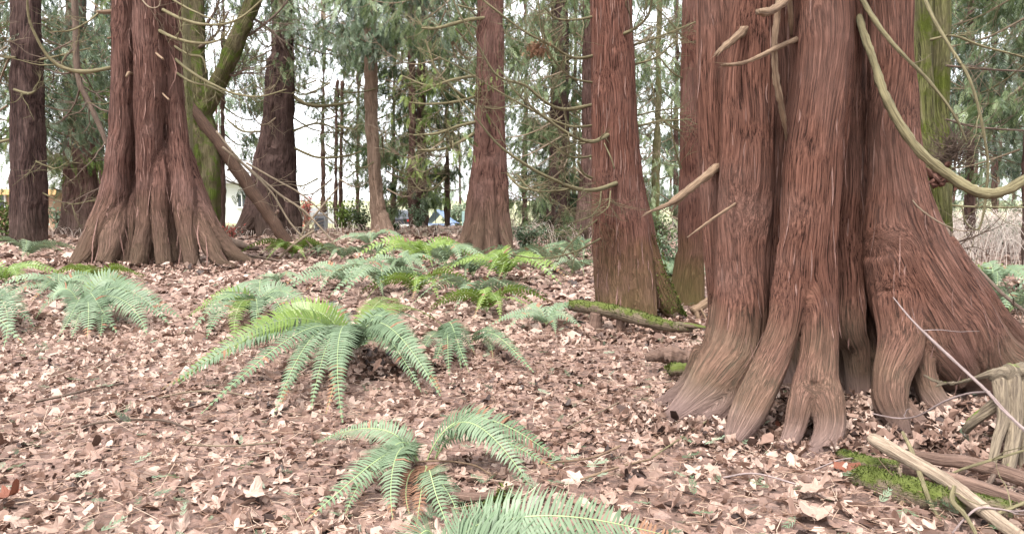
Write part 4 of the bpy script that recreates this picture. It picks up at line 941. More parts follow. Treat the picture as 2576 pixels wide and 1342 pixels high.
# square metal frame on a pole
fr = thing('pole_frame', GX(822, 42), 'thin square metal frame on a pole in the bright gap', 'pole'); b0 = GX(822, 42)
m = MB(); m.tube(np.array([b0, P(822, 449, 42)]), [.035, .03], 6); m.build('pole', M['metal_dark'], fr)
m = MB(); q = [P(797, 449, 41.95), P(833, 449, 41.95), P(833, 483, 41.95), P(797, 483, 41.95)]
for k in range(4): m.tube(np.array([q[k], q[(k + 1) % 4]]), [.02, .02], 5)
for uu in (812, 822, 829): m.tube(np.array([P(uu, 462, 41.95), P(uu, 483, 41.95)]), [.02, .02], 5)
m.build('frame', M['metal_dark'], fr)
# parked car seen from behind, low behind the bank
def car():
    Y = 50.0; xc = P(1002, 500, Y)[0]; z0 = float(gh(xc, Y)); o = thing('parked_car', (xc, Y + 2, z0), 'dark parked car low behind the bank right of the tan trunk', 'car')
    prof = [(0, .35), (0, .95), (.12, 1.02), (.55, 1.5), (2.2, 1.52), (3.1, 1.05), (4.1, .95), (4.25, .7), (4.25, .35)]
    m = MB(); V = []
    for sx_ in (-1, 1):
        for (yy, zz) in prof: V.append((xc + sx_ * (.88 if zz < 1.1 else .7), Y + yy, z0 + zz))
    n = len(prof); m.add(V, [(k, (k + 1) % n, n + (k + 1) % n, n + k) for k in range(n)])
    bm_tri = [(0, k + 1, k) for k in range(1, n - 1)] + [(n, n + k, n + k + 1) for k in range(1, n - 1)]
    m.add(V, None, bm_tri); m.build('body', M['dark_paint'], o, False)
    m = MB(); m.add([(xc - .66, Y + .16, z0 + 1.08), (xc + .66, Y + .16, z0 + 1.08), (xc + .56, Y + .49, z0 + 1.44), (xc - .56, Y + .49, z0 + 1.44)], [(0, 1, 2, 3)]); m.build('rear_window', M['glass'], o, False)
    m = MB(); m.box((xc, Y - .06, z0 + .5), (1.7, .14, .2)); m.build('bumper', M['chrome'], o, False)
    for sx_ in (-1, 1):
        m = MB(); m.box((xc + sx_ * .7, Y - .02, z0 + .85), (.28, .05, .14)); m.build('tail_light', M['lamp_red'], o, False)
        for yy in (.8, 3.4):
            m = MB(); m.tube(np.array([[xc + sx_ * .68, Y + yy, z0 + .33], [xc + sx_ * .9, Y + yy, z0 + .33]]), [.33, .33], 16); m.build('wheel', M['rubber'], o)
car()
# blue tarp pitched like a small tent
tp = thing('tarp_tent', GX(1100, 40), 'small blue tarp pitched like a tent behind the bank', 'tarp')
Yt = 40; z0 = float(GX(1100, Yt)[2])
A_, Bl, Br, Fl = P(1096, 526, Yt), P(1066, 560, Yt), P(1142, 560, Yt), P(1120, 566, Yt - 1.0)
m = MB(); back = np.array([.2, 2.0, -.1])
n_ = 8
for (a, b) in ((A_, Bl), (A_, Br)):
    for k in range(n_):
        t0, t1 = k / n_, (k + 1) / n_
        s0 = np.array([0, 0, -.08 * math.sin(t0 * pi)]); s1 = np.array([0, 0, -.08 * math.sin(t1 * pi)])
        p0, p1 = a + (b - a) * t0 + s0, a + (b - a) * t1 + s1
        m.add([p0, p1, p1 + back, p0 + back], [(0, 1, 2, 3)])
m.build('tarp_sheet', M['tarp'], tp)
m = MB(); m.add([A_ + [.02, -.01, 0], Br + [.0, -.01, 0], Br + [-.2, -.3, -.02], A_ + [.05, -.05, -.12]], [(0, 1, 2, 3)]); m.add([Bl + [0, -.02, -.02], Br + [0, -.02, -.02], Br + [.1, -.4, -.14], Bl + [-.05, -.4, -.14]], [(0, 1, 2, 3)]); m.build('flap', M['tarp_pale'], tp)
for p_ in (A_, A_ + back): 
    m = MB(); m.tube(np.array([[p_[0], p_[1], float(gh(p_[0], p_[1])) - .02], p_ + [0, 0, .03]]), [.02, .02], 6); m.build('pole', M['metal_dark'], tp)
bd = MB(); q = GX(1170, 42); bd.box((q[0], 42, q[2] + .5), (.36, .04, 1.0), rz=.2); o = bd.build('mint_board', M['mint'], None, False, off=q); o.location = tuple(q)
tag(o, 'pale mint board standing left of the fluted cedar', 'board')

# ---------------------------------------------------------------- sword ferns
ROLL = 1.0
def frond_mesh(base, tip, arch, wid, pairs, tone, droop=.16, bow=0.0, skip=.08):
    """one frond from base to tip: stalk plus pinnae; returns MB"""
    base = np.asarray(base, float); tip = np.asarray(tip, float); d = tip - base
    hd = d * [1, 1, 0]; L = np.linalg.norm(hd); hd = hd / max(L, 1e-6); sd_ = np.array([-hd[1], hd[0], 0])
    c1 = base + hd * L * .2 + [0, 0, arch * 1.2]; c2 = base + hd * L * .58 + [0, 0, arch * .85] + sd_ * bow * L
    n = 28; t = np.linspace(0, 1, n)[:, None]
    path = (1 - t) ** 3 * base + 3 * (1 - t) ** 2 * t * c1 + 3 * (1 - t) * t * t * c2 + t ** 3 * tip
    path[:, 2] = np.maximum(path[:, 2], gh(path[:, 0], path[:, 1]) + .012)
    T = np.gradient(path, axis=0); T /= np.linalg.norm(T, axis=1, keepdims=True)
    ln = np.linalg.norm(np.diff(path, axis=0), axis=1).sum()
    mb = MB(); mb.tube(path, np.linspace(.0042, .0012, n), 4, .5, 1, False)
    pairs = int(pairs * 1.15); ts = np.linspace(skip, .995, pairs); roll = .7 * abs(hd[0]) * (1 if -hd[0] > 0 else -1) * ROLL + rng.uniform(-.22, .22)
    V = []; Fq = []; tn = []
    for k, tt in enumerate(ts):
        x = tt * (n - 1); i0 = min(int(x), n - 2); f = x - i0
        p = path[i0] * (1 - f) + path[i0 + 1] * f; tg = T[i0] * (1 - f) + T[i0 + 1] * f
        S = np.cross(tg, [0, 0, 1.]); S /= max(np.linalg.norm(S), 1e-6); N = np.cross(S, tg)
        S, N = S * math.cos(roll) + N * math.sin(roll), N * math.cos(roll) - S * math.sin(roll)
        pl = wid * 1.38 * min(1, (tt / .22) ** .5) * (1 - max(0, (tt - .25) / .75) ** 1.7) * .98 + .006
        pw = ln / pairs * .36
        for sg in (-1, 1):
            if rng.random() < .03: continue
            a = .24 + .25 * tt + rng.normal() * .07; dn = droop * rng.uniform(.2, 2.0)
            D = S * sg * math.cos(a) + tg * math.sin(a); l = pl * rng.uniform(.9, 1.06)
            q0 = p; q1 = p + D * l * .5 + N * .05 * l * (1 - 2 * dn); q2 = p + D * l - N * l * dn * .55 + tg * l * .05
            W = tg * pw
            b = len(V); V += [q0 - W * .75, q0 + W * .9, q1 + W * .9 + N * .002, q1 - W * .9 + N * .002, q2]
            Fq.append((b, b + 1, b + 2, b + 3)); tn.append((b + 3, b + 2, b + 4))
    tv = np.clip(tone + rng.normal(size=len(V) // 5) * .09 + .08 * np.sin(np.arange(len(V) // 5) * .13 + rng.uniform(0, 6)), 0, 1)
    nb_ = int(len(Fq) * (rng.uniform(.78, .97) if rng.random() < .22 else 1)); dead = rng.random(len(Fq)) < .02; dead[nb_:] = True
    V = np.array(V); Fq = np.array(Fq); tn = np.array(tn)
    mb.add(V, Fq[~dead], tn[~dead], np.repeat(tv, 5), 0); base_n = mb.n - len(V)
    if dead.any():
        for q, f in ((4, Fq[dead]), (3, tn[dead])):
            mb.f[q].append(f + base_n); mb.m[q].append(np.full(len(f), 2, np.int32))
    return mb

def fern(label, base, tips, wid=.1, arch=.3, pairs=40, mat='fern', tone=.5, group='sword ferns across the leaf covered floor'):
    o = thing('sword_fern', base, label, 'fern', group)
    for tp_ in tips:
        tip, ar, wd, tn, mt = (list(tp_) + [arch, wid, tone, mat][len(tp_) - 1:])[:5]
        dr = np.array([rng.normal(), rng.normal(), 0]) * .025
        frond_mesh(np.array(base) + dr + [0, 0, .03], tip, ar * rng.uniform(.9, 1.1), wd, pairs, tn + rng.normal() * .08, bow=rng.uniform(-.12, .12)).build('frond', [M[mt], M['rachis'], M['fern_dead']], o, smooth=False)
    return o

def gt(u, v, dz=.02): return G(u, v, dz)
FB = G(890, 915)
Y1, FD = 'fern_yellow', 'fern_dead'
fern('largest green fern with long drooping fronds in the centre of the clearing', FB, [
  (gt(408, 978), .5, .12, .4), (gt(505, 1040), .5, .115, .5), (gt(690, 1042), .48, .11, .6), (gt(782, 1030), .5, .115, .6), (gt(862, 1062), .5, .12, .65),
  (gt(1108, 995), .52, .125, .6), (gt(1090, 960), .5, .11, .45), (gt(560, 905), .55, .115, .4, Y1), (gt(1135, 835), .5, .1, .4, Y1), (gt(1130, 860), .42, .1, .5), (gt(640, 860), .48, .1, .3, Y1),
  (gt(450, 965), .42, .12, .35), (gt(425, 975), .52, .12, .45, Y1), (gt(1110, 985), .46, .13, .55), (gt(1060, 985), .4, .12, .45), (gt(820, 1040), .46, .12, .55), (gt(700, 1035), .4, .12, .6), (gt(1000, 800), .45, .1, .35, Y1), (gt(760, 830), .45, .09, .3)], pairs=50)
fern('small dark fern tucked behind the right fronds of the largest fern', G(1120, 875), [(gt(1180, 935), .3, .1, .3), (gt(1130, 942), .3, .1, .35), (gt(1085, 930), .26, .09, .3), (gt(1195, 890), .26, .09, .3), (gt(1060, 900), .2, .08, .35), (gt(1160, 925), .34, .09, .4)], pairs=30)
FB2 = G(1040, 1178)
fern('nearest fern with four pale fronds fanned towards the bottom edge', FB2, [
  (gt(768, 1308), .17, .085, .75), (gt(868, 1292), .17, .08, .75), (gt(988, 1305), .2, .095, .8), (gt(930, 1200), .15, .07, .6), (gt(800, 1112), .2, .07, .75), (gt(1005, 1190), .15, .06, .6)], pairs=36)
fern('fern with two arching fronds reaching right beside the nearest fern', G(1085, 1165), [(gt(1342, 1236), .29, .1, .75), (gt(1418, 1165), .30, .085, .45), (gt(1400, 1180), .22, .07, .4)], pairs=40)
fern('single short fern frond left of the small mossy stump', G(1080, 1225), [(gt(1128, 1322), .12, .075, .75), (gt(1150, 1290), .1, .06, .5)], pairs=26)
fern('rust brown dead fern fronds under the nearest fern', G(1060, 1195), [(gt(1048, 1325), .1, .06, .5, FD), (gt(1075, 1250), .08, .05, .6, FD), (gt(1030, 1290), .06, .04, .3, FD)], pairs=26, mat=FD)
pb = G(1440, 1480)
fern('large fern cut by the bottom edge with long frond arching to the right', G(1110, 1430), [(gt(1735, 1362), .2, .11, .75), (gt(1640, 1410), .14, .11, .6), (gt(1560, 1440), .13, .12, .7), (gt(1480, 1500), .13, .12, .7), (gt(1010, 1440), .14, .09, .7), (gt(1400, 1365), .16, .085, .6)], pairs=50)
fern('broad fern on the left with fronds arching to the right', G(215, 805), [
  (gt(218, 858), .35, 0.156, .8), (gt(150, 842), .35, 0.143, .7), (gt(370, 842), .4, 0.182, .6), (gt(425, 815), .42, 0.182, .6), (gt(455, 800), .38, 0.156, .5), (gt(345, 800), .42, 0.169, .7), (gt(250, 850), .3, 0.156, .65), (gt(180, 850), .3, 0.156, .75), (gt(90, 800), .4, 0.143, .75), (gt(300, 842), .4, 0.143, .45), (gt(330, 760), .5, 0.130, .4, Y1), (gt(120, 770), .4, 0.130, .6), (gt(400, 790), .55, 0.156, .65)], pairs=32)
fern('fern cut by the left edge', G(-35, 810), [(gt(60, 862), .4, 0.156, .75), (gt(10, 870), .4, 0.156, .7), (gt(85, 820), .4, 0.156, .7), (gt(-60, 860), .4, 0.130, .6), (gt(40, 790), .4, 0.130, .6)], pairs=30)
fern('dense fern mound behind the left side of the largest fern', G(640, 800), [
  (gt(480, 832), .4, 0.156, .5), (gt(520, 850), .35, 0.143, .45), (gt(590, 860), .35, 0.130, .3, Y1), (gt(560, 780), .42, 0.143, .7), (gt(700, 762), .45, 0.143, .7), (gt(790, 790), .42, 0.143, .6), (gt(800, 820), .4, 0.130, .55), (gt(470, 800), .35, 0.130, .4, Y1), (gt(640, 850), .35, 0.130, .6), (gt(720, 840), .35, 0.130, .5)], pairs=28)
fern('fern with pale arching frond right of the largest fern', G(1195, 872), [(gt(1342, 935), .22, .09, .5), (gt(1300, 900), .2, .08, .4), (gt(1240, 900), .15, .07, .3)], pairs=30)
# smaller ferns further back: a few plants copied with all their fronds
def template_fern(label, n, L, mat, tone, pairs=20):
    a0 = rng.uniform(0, 6.28); tips = []
    for k in range(n):
        a = a0 + 2 * pi * k / n + rng.normal() * .2; l = L * rng.uniform(.75, 1.1)
        tips.append((np.array([math.cos(a) * l, math.sin(a) * l, .05]), .38 * L * rng.uniform(.7, 1.2), .1 * L, tone, mat))
    o = thing('sword_fern', (0, 0, 0), label, 'fern', 'sword ferns across the leaf covered floor')
    for tip, ar, wd, tn, mt in tips:
        d = tip / np.linalg.norm(tip)
        mb = frond_mesh(np.array([0, 0, .03]), tip, ar, wd, pairs, tn + rng.normal() * .1, bow=rng.uniform(-.12, .12)); mb.build('frond', [M[mt], M['rachis'], M['fern_dead']], o, smooth=False)
    return o
_gh = gh
gh = lambda x, y: np.asarray(x, float) * 0.0      # templates are shaped on level ground
TF_ = [template_fern('a', 11, 1.0, 'fern', .6), template_fern('b', 9, 1.0, 'fern', .75), template_fern('c', 10, 1.0, 'fern_yellow', .5), template_fern('d', 8, 1.0, 'fern', .45)]
gh = _gh
used = set()
FP = [
 (70, 648, 1.25, 1, 'blue green fern in front of the dark trunk at the left edge'),
 (15, 715, .9, 2, 'yellow green fern at the left edge of the frame'),
 (250, 715, .8, 2, 'yellowish fern behind the broad fern on the left'),
 (150, 745, .8, 0, 'fern just behind the left part of the broad fern'),
 (700, 715, .55, 1, 'small upright fern right of the three stemmed cedar'),
 (735, 650, 1.2, 2, 'small bright fern near the foot of the leaning dead trunk'),
 (800, 640, .8, 1, 'pale fern left of the tan tree base'),
 (860, 655, .9, 1, 'fern in front of the tan tree'),
 (870, 720, 1.0, 1, 'pale fern with flat fronds left of the yellow green ferns'),
 (960, 735, 1.1, 0, 'fern in the middle just behind the largest fern'),
 (1050, 745, .9, 2, 'yellow green fern behind the largest fern'),
 (1060, 668, 1.4, 2, 'brightest yellow green fern left of the fluted cedar base'),
 (1120, 672, 1.25, 1, 'pale fern below the foot of the fluted cedar'),
 (1010, 690, 1.0, 0, 'fern left of the brightest yellow green fern'),
 (1190, 700, 1.0, 0, 'green fern right in front of the fluted cedar'),
 (1270, 705, 1.25, 2, 'yellow green fern right of the fluted cedar foot'),
 (1190, 765, 1.0, 1, 'pale feathery fern midway to the mossy log'),
 (1225, 790, .8, 2, 'yellowish fern behind the right fronds of the largest fern'),
 (1310, 672, 1.1, 1, 'fern beyond the yellow green fern right of the fluted cedar'),
 (1380, 665, 1.1, 0, 'fern left of the rusty cedar under its low twigs'),
 (1440, 690, .9, 1, 'fern close to the left side of the rusty cedar'),
 (1450, 650, 1.2, 3, 'dark fern behind the left side of the rusty cedar'),
 (1375, 822, .6, 1, 'small flat fern left of the mossy log'),
 (960, 655, .9, 3, 'fern right below the tan tree'),
 (1100, 650, 1.0, 0, 'fern at the back near the fluted cedar flare'),
 (930, 620, 1.2, 1, 'far fern just left of the tan tree foot'),
 (2540, 790, .9, 1, 'fern beyond the right root flare at the frame edge'),
 (2500, 730, 1.0, 0, 'fern among brambles right of the mossy trunk'),
 (1700, 700, .8, 0, 'fern between the rusty cedar and the narrow trunk'),
 (300, 648, .75, 1, 'little upright fern against the three stemmed cedar'),
 (200, 690, .5, 2, 'small bright fern left of the three stemmed cedar'),
]
for k, (u, v, sc, ti, lab) in enumerate(FP):
    src = TF_[ti]
    if ti in used:
        o = src.copy(); C.objects.link(o)
        for ch in src.children:
            c = ch.copy(); C.objects.link(c); c.parent = o
    else: o = src; used.add(ti)
    p = G(u, v); o.location = tuple(p); o.rotation_euler = (0, 0, rng.uniform(0, 6.28)); o.scale = (sc,) * 3
    o['label'] = lab

# ---------------------------------------------------------------- leaves and needles on the ground
def maple(seed, half=False):
    r_ = np.random.default_rng(seed)
    out = []
    lobes = [(-2.35, .55), (-1.2, .82), (0, 1.0), (1.2, .82), (2.35, .55)]
    for k, (a, l) in enumerate(lobes):
        if half and k > 2: break
        out += [(a - .36, l * .66), (a - .2, l * .84), (a, l * r_.uniform(.9, 1.05)), (a + .2, l * .84), (a + .36, l * .66)]
        if k < 4: out.append(((a + lobes[k + 1][0]) / 2, r_.uniform(.34, .5)))
    out = [(math.sin(a) * l, math.cos(a) * l) for a, l in out]
    V = [(0, -.12, 0)] + [(x, y, 0) for x, y in out] + [(x * .5, y * .5, 0) for x, y in out]
    V = np.array(V); n = len(out); F3 = []
    for k in range(n - (1 if half else 0)):
        k2 = (k + 1) % n
        F3 += [(0, 1 + n + k2, 1 + n + k), (1 + n + k, 1 + n + k2, 1 + k2), (1 + n + k, 1 + k2, 1 + k)]
    rr = np.hypot(V[:, 0], V[:, 1]); a = r_.uniform(0, 6.28); ax = V[:, 0] * math.cos(a) + V[:, 1] * math.sin(a)
    V[:, 2] = r_.uniform(.15, .65) * ax ** 2 * r_.choice([-1, 1]) + r_.uniform(-.2, .55) * rr ** 2 + .2 * np.sin(V[:, 0] * 7 + a) * rr + .1 * np.sin(V[:, 1] * 9 + a * 2) * rr
    return V, np.array(F3)
LT = [maple(k) for k in range(5)] + [maple(20 + k, True) for k in range(5)]
def simple_leaf(seed):
    r_ = np.random.default_rng(seed)
    V = np.array([[-.9, -.2, 0], [-.1, -.7, .1], [.8, -.4, 0], [.95, .3, .1], [.1, .85, 0], [-.7, .6, .1]]) + r_.normal(size=(6, 3)) * [.18, .18, .16]
    return V, np.array([(0, 1, 5), (1, 2, 4), (2, 3, 4), (1, 4, 5)])
LS = [simple_leaf(k) for k in range(6)]
def rotm(N, tilt):
    y = rng.uniform(0, 2 * pi, N); a = rng.normal(size=N) * tilt; b = rng.normal(size=N) * tilt
    cy, sy, ca, sa, cb, sb = np.cos(y), np.sin(y), np.cos(a), np.sin(a), np.cos(b), np.sin(b); z = np.zeros(N); o_ = np.ones(N)
    Rz = np.stack([cy, -sy, z, sy, cy, z, z, z, o_], 1).reshape(N, 3, 3)
    Rx = np.stack([o_, z, z, z, ca, -sa, z, sa, ca], 1).reshape(N, 3, 3)
    Ry = np.stack([cb, z, sb, z, o_, z, -sb, z, cb], 1).reshape(N, 3, 3)
    return Rz @ Rx @ Ry
lit = MB()
def clump(x, y):
    return vnoise(np.stack([x * .9, y * .9, x * 0], 1), 77)
def scatter(n, Y0, Y1, tmpl, s0, s1, tilt, zoff, power=1.0, mask=0.0):
    Y = Y0 + (Y1 - Y0) * rng.random(n) ** power
    n = int(n * 1.25); Y = Y0 + (Y1 - Y0) * rng.random(n) ** power; x = rng.uniform(-1.05, 1.05, n) * Y
    if mask:
        keep = clump(x, Y) + rng.normal(size=n) * .35 > -mask; x, Y = x[keep], Y[keep]; n = len(x)
    sc = s0 + (s1 - s0) * rng.random(n) ** 2.2
    T = np.stack([x, Y, gh(x, Y) + zoff + sc * .18 * rng.random(n)], 1)
    Mx = rotm(n, tilt) * sc[:, None, None]
    tone = np.clip(.47 + .17 * clump(x * 2, Y * 2) + .1 * clump(x * .6, Y * .6) + rng.normal(size=n) * .25 + (sc - s0) * .5 + .03, 0, .74)
    which = rng.integers(len(tmpl), size=n)
    for k, (TV, TF) in enumerate(tmpl):
        w_ = which == k; lit.inst(TV, TF, Mx[w_], T[w_], tone[w_])
scatter(5200, 2.2, 8, LT, .025, .085, .5, .008, .8, .75)
scatter(20000, 2.2, 8, LS, .008, .04, .8, .006, .8)
scatter(26000, 7, 17, LS, .02, .075, .5, .01, 1.0, .9)
scatter(22000, 16, 36, LS, .05, .14, .45, .01, .9, 1.0)
def bank(cx, cy, rx, ry, n, s0, s1, h):
    a = rng.uniform(0, 2 * pi, n); q = np.sqrt(rng.random(n)); x = cx + np.cos(a) * q * rx; Y = cy + np.sin(a) * q * ry
    sc = s0 + (s1 - s0) * rng.random(n) ** 2; T = np.stack([x, Y, gh(x, Y) + h * rng.random(n) ** 1.5], 1); Mx = rotm(n, .7) * sc[:, None, None]
    tone = np.clip(.42 + rng.normal(size=n) * .25, 0, 1); which = rng.integers(10, size=n); tm = LT[:5] + LS[:5]
    for k, (TV, TF) in enumerate(tm):
        w_ = which == k; lit.inst(TV, TF, Mx[w_], T[w_], tone[w_])
bank(1.75, 4.45, 1.15, .55, 2600, .015, .06, .07); bank(2.6, 4.3, .6, .5, 900, .015, .06, .08)
bank(-7.3, 15.0, 2.4, .6, 1800, .03, .09, .12); bank(1.3, 8.3, .7, .4, 600, .02, .07, .06); bank(-1.05, 5.95, .5, .45, 500, .02, .08, .12)
lo = lit.build('leaf_litter', M['litter'], None, smooth=False)
tag(lo, 'carpet of curled brown and pinkish fallen maple leaves', 'fallen leaves', kind='stuff')
# needles and fine twigs
mb = MB()
for _ in range(9000):
    Y = 2.2 + 7.5 * rng.random() ** .8; x = rng.uniform(-.85, .85) * Y; z = float(gh(x, Y)); a = rng.uniform(0, 2 * pi); L = rng.uniform(.03, .16) * (1 if rng.random() < .93 else 3)
    d = np.array([math.cos(a), math.sin(a), rng.normal() * .15]) * L; s_ = np.array([-d[1], d[0], 0]) * rng.normal() * .25
    p = np.array([x, Y, z + rng.uniform(.012, .04)])
    mb.tube(np.array([p - d / 2, p + s_, p + d / 2]), [.0018, .0018, .001], 3, rng.random(), 0, False)
tag(mb.build('twig_litter', M['needles'], None), 'fine fallen twigs and needles lying on the leaves', 'twigs', kind='stuff')
# scraps of green: cedar sprigs and tiny moss tufts
mb = MB(); n = 1000
Y = 2.6 + 12 * rng.random(n) ** 1.2; x = rng.uniform(-.75, .75, n) * Y
TV = SPV2 @ np.array([[1, 0, 0], [0, 0, 1], [0, -1, 0]]).T
mb.inst(TV, SPF2, rotm(n, .3) * rng.uniform(.04, .12, n)[:, None, None], np.stack([x, Y, gh(x, Y) + .035], 1), rng.uniform(.3, 1, n))
tag(mb.build('green_sprigs', M['foliage_blue'], None, smooth=False), 'green cedar sprigs scattered over the leaves', 'sprigs', kind='stuff')
# single leaves one can point at
def one_leaf(u, v, size, tone, label, k, lift=.04, tilt=.35):
    TV, TF = LT[k]; p = G(u, v); mb = MB(); R_ = rotm(1, tilt * .45)
    mb.inst(TV, TF, R_ * size, (p + [0, 0, lift])[None], np.array([tone])); m_ = mb.build('fallen_leaf', M['litter'] if tone >= 0 else M['rust_leaf'], None, False, off=p); m_.location = tuple(p)
    tag(m_, label, 'leaf', 'large leaves lying on the litter')
M['rust_leaf'] = leaf_mat('rust_leaf', [(0, (.17, .06, .035)), (1, (.22, .09, .055))], .1, .7, .3, 20)
one_leaf(22, 1268, .11, -1, 'large rust red leaf at the lower left edge', 0)
one_leaf(640, 1262, .11, .68, 'large pale tan leaf left of the nearest fern', 1)
one_leaf(30, 1330, .08, .72, 'whitish leaf in the lower left corner', 2)
one_leaf(1955, 1090, .09, -1, 'orange brown leaf between the root toes of the huge red cedar', 3)
one_leaf(2115, 1188, .1, -1, 'orange leaf lying left of the mossy logs', 4)
one_leaf(700, 955, .17, .3, 'big brown leaf under the largest fern', 1)
one_leaf(2045, 1250, .11, .58, 'big pinkish leaf left of the woodpile', 0)
one_leaf(1600, 1235, .1, .35, 'brown folded leaf in the open litter right of the bottom fern', 2)
one_leaf(2060, 1310, .11, .6, 'large pale leaf near the bottom right', 3)
one_leaf(2400, 1040, .1, -1, 'reddish leaf behind the woodpile by the pale stump', 4)

# ---------------------------------------------------------------- logs, sticks and the stump
def log(pts, mat, label, name='fallen_log', cat='log', seg=14, jag=.08, side=(), wobble=.02, tw=0, disp=.0):
    """pts: (u, v, Y, width)"""
    L = px_lobe(pts); s_ = spline(L, 8); path = wob(s_[:, :3], wobble); b = path[np.argmin(path[:, 2])].copy()
    mb = MB(); mb.tube(path, s_[:, 3], seg, .5, 0, True, jag)
    for sd2 in side:
        q = px_lobe(sd2); z = spline(q, 6); mb.tube(z[:, :3], z[:, 3], 8, .5, 0, True, jag)
    for _ in range(tw):
        k = rng.integers(2, len(path) - 1); twig(mb, path[k], path[k] - path[k - 1], .25, .003, 1)
    o = mb.build(name, M[mat], None, off=b); o.location = tuple(b); return tag(o, label, cat)
def gp(u, v, dz=0):  # (u, v, Y)
    p = G(u, v, dz); return (u, v, float(p[1]))
def moss_tufts(parent, pts, n, size=.03, lo=-.3, hi=.5):
    """short moss blades over the upper side of a log"""
    L = px_lobe(pts); s_ = spline(L, 10); k = rng.integers(len(s_), size=n); T, A, B = frames(s_[:, :3])
    th = rng.uniform(0, 2 * pi, n); N = A[k] * np.cos(th)[:, None] + B[k] * np.sin(th)[:, None]; keep = N[:, 2] > rng.uniform(lo, hi, n)
    k, N = k[keep], N[keep]; n = len(k); p = s_[k, :3] + N * s_[k, 3:4] * .97 + T[k] * rng.normal(size=(n, 1)) * .02
    keep = vnoise(p * 7, 5) > -.6; p, N = p[keep], N[keep]; n = len(p)
    TV = np.array([[-.25, 0, 0], [.25, 0, 0], [.12, .1, -1.], [-.12, .1, -1.]]); mb = MB()
    mb.inst(TV, np.array([[0, 1, 2, 3]]), rot_from(N + rng.normal(size=(n, 3)) * .5, rng.uniform(0, 6.28, n)) * (size * rng.uniform(.4, 1, n))[:, None, None], p, rng.uniform(0, 1, n))
    return mb.build('moss', M['moss'], parent, smooth=False)

MQ = [(1640, 600, 8.55, 30), (1660, 690, 8.48, 42), (1690, 765, 8.42, 40), (1716, 800, 8.4, 24), (1740, 815, 8.4, 12)]
moss_tufts(t12, MQ, 3600, .03, -.9, .6)
ML = [(1432, 768, 7.9, 26), (1475, 772, 7.85, 32), (1540, 782, 7.75, 34), (1610, 800, 7.6, 36), (1680, 820, 7.5, 30), (1745, 828, 7.45, 14)]
o = log(ML, 'log_moss', 'mossy fallen log lying in front of the rusty cedar', side=([(1700, 815, 7.5, 16), (1750, 820, 7.4, 12), (1790, 826, 7.3, 5)],))
moss_tufts(o, ML, 3000, .02)
log([(1500, 785, 7.8, 34), (1497, 830, 7.8, 38)], 'log_brown', 'short broken stub under the left end of the mossy fallen log', 'wood_stub', 'stub', jag=.1)
log([(1562, 800, 7.75, 22), (1560, 830, 7.75, 26)], 'log_brown', 'small dark stub under the middle of the mossy fallen log', 'wood_stub', 'stub', jag=.1)
log([(1795, 745, 8.6, 18), (1770, 765, 8.5, 22), (1742, 783, 8.45, 22)], 'branch_dead', 'broken limb stub between the narrow brown trunk and the huge cedar', 'broken_limb', 'branch', side=([(1750, 780, 8.45, 14), (1758, 802, 8.4, 12), (1765, 815, 8.4, 8)], [(1762, 775, 8.45, 8), (1780, 808, 8.4, 6)]))
WL = [(1625, 900, 5.9, 18), (1660, 892, 5.9, 34), (1710, 900, 5.85, 46), (1752, 905, 5.8, 36), (1775, 890, 5.8, 14)]
log(WL, 'log_brown', 'rotting red brown wood chunk left of the huge cedar foot', 'rotten_wood', 'wood chunk', jag=.3)
WM = [(1682, 935, 5.68, 26), (1700, 930, 5.66, 34), (1728, 932, 5.66, 30), (1742, 936, 5.66, 12)]
o = log(WM, 'log_moss', 'small bright mossy wood lump beside the huge cedar foot', 'mossy_lump', 'wood chunk', jag=.15); moss_tufts(o, WM, 900, .025)
WS = [(1170, 1300, 3.18, 26), (1195, 1282, 3.2, 42), (1235, 1272, 3.2, 46), (1262, 1262, 3.22, 40), (1268, 1240, 3.24, 18)]
o = log(WS, 'log_moss', 'small bright green mossy stump at the bottom centre', 'mossy_stump', 'stump', jag=.2); moss_tufts(o, WS, 2200, .022)
log([(1332, 1285, 3.18, 30), (1345, 1268, 3.2, 34), (1362, 1250, 3.22, 30)], 'twig_pink', 'pale cut branch stub beside the small mossy stump', 'wood_stub', 'stub')
log([gp(1140, 1246, .05) + (14,), gp(1200, 1248, .05) + (26,), gp(1250, 1240, .05) + (18,)], 'log_brown', 'dark rotten stick behind the small mossy stump', 'fallen_stick', 'stick')
# woodpile at the bottom right
WP = [
 ('mossy rotten log under the woodpile', 'log_moss', [(2162, 1200, 3.62, 56), (2200, 1215, 3.58, 78), (2270, 1236, 3.5, 84), (2350, 1255, 3.44, 76), (2440, 1268, 3.4, 60), (2540, 1285, 3.36, 50)], 2600, .2),
 ('second mossy log at the far side of the woodpile', 'log_moss', [(2115, 1142, 3.95, 22), (2150, 1155, 3.92, 34), (2200, 1172, 3.88, 44), (2260, 1180, 3.85, 40)], 700, .2),
 ('brown limb lying across the woodpile on the right', 'log_brown', [(2300, 1142, 3.85, 20), (2360, 1155, 3.78, 32), (2430, 1162, 3.7, 36), (2510, 1182, 3.62, 38), (2600, 1212, 3.55, 40), (2700, 1240, 3.5, 40)], 0, .08),
 ('lower brown limb under the right end of the woodpile', 'log_brown', [(2270, 1185, 3.8, 34), (2340, 1195, 3.75, 36), (2420, 1215, 3.68, 38), (2500, 1238, 3.6, 36), (2600, 1270, 3.5, 36)], 0, .08),
 ('pale barkless branch laid over the top of the woodpile', 'log_pale', [(2184, 1096, 3.6, 18), (2200, 1106, 3.58, 32), (2250, 1135, 3.5, 36), (2296, 1160, 3.4, 36), (2350, 1190, 3.3, 38), (2400, 1222, 3.2, 38), (2460, 1268, 3.08, 38), (2525, 1318, 2.95, 38), (2620, 1390, 2.8, 38)], 0, .08),
]
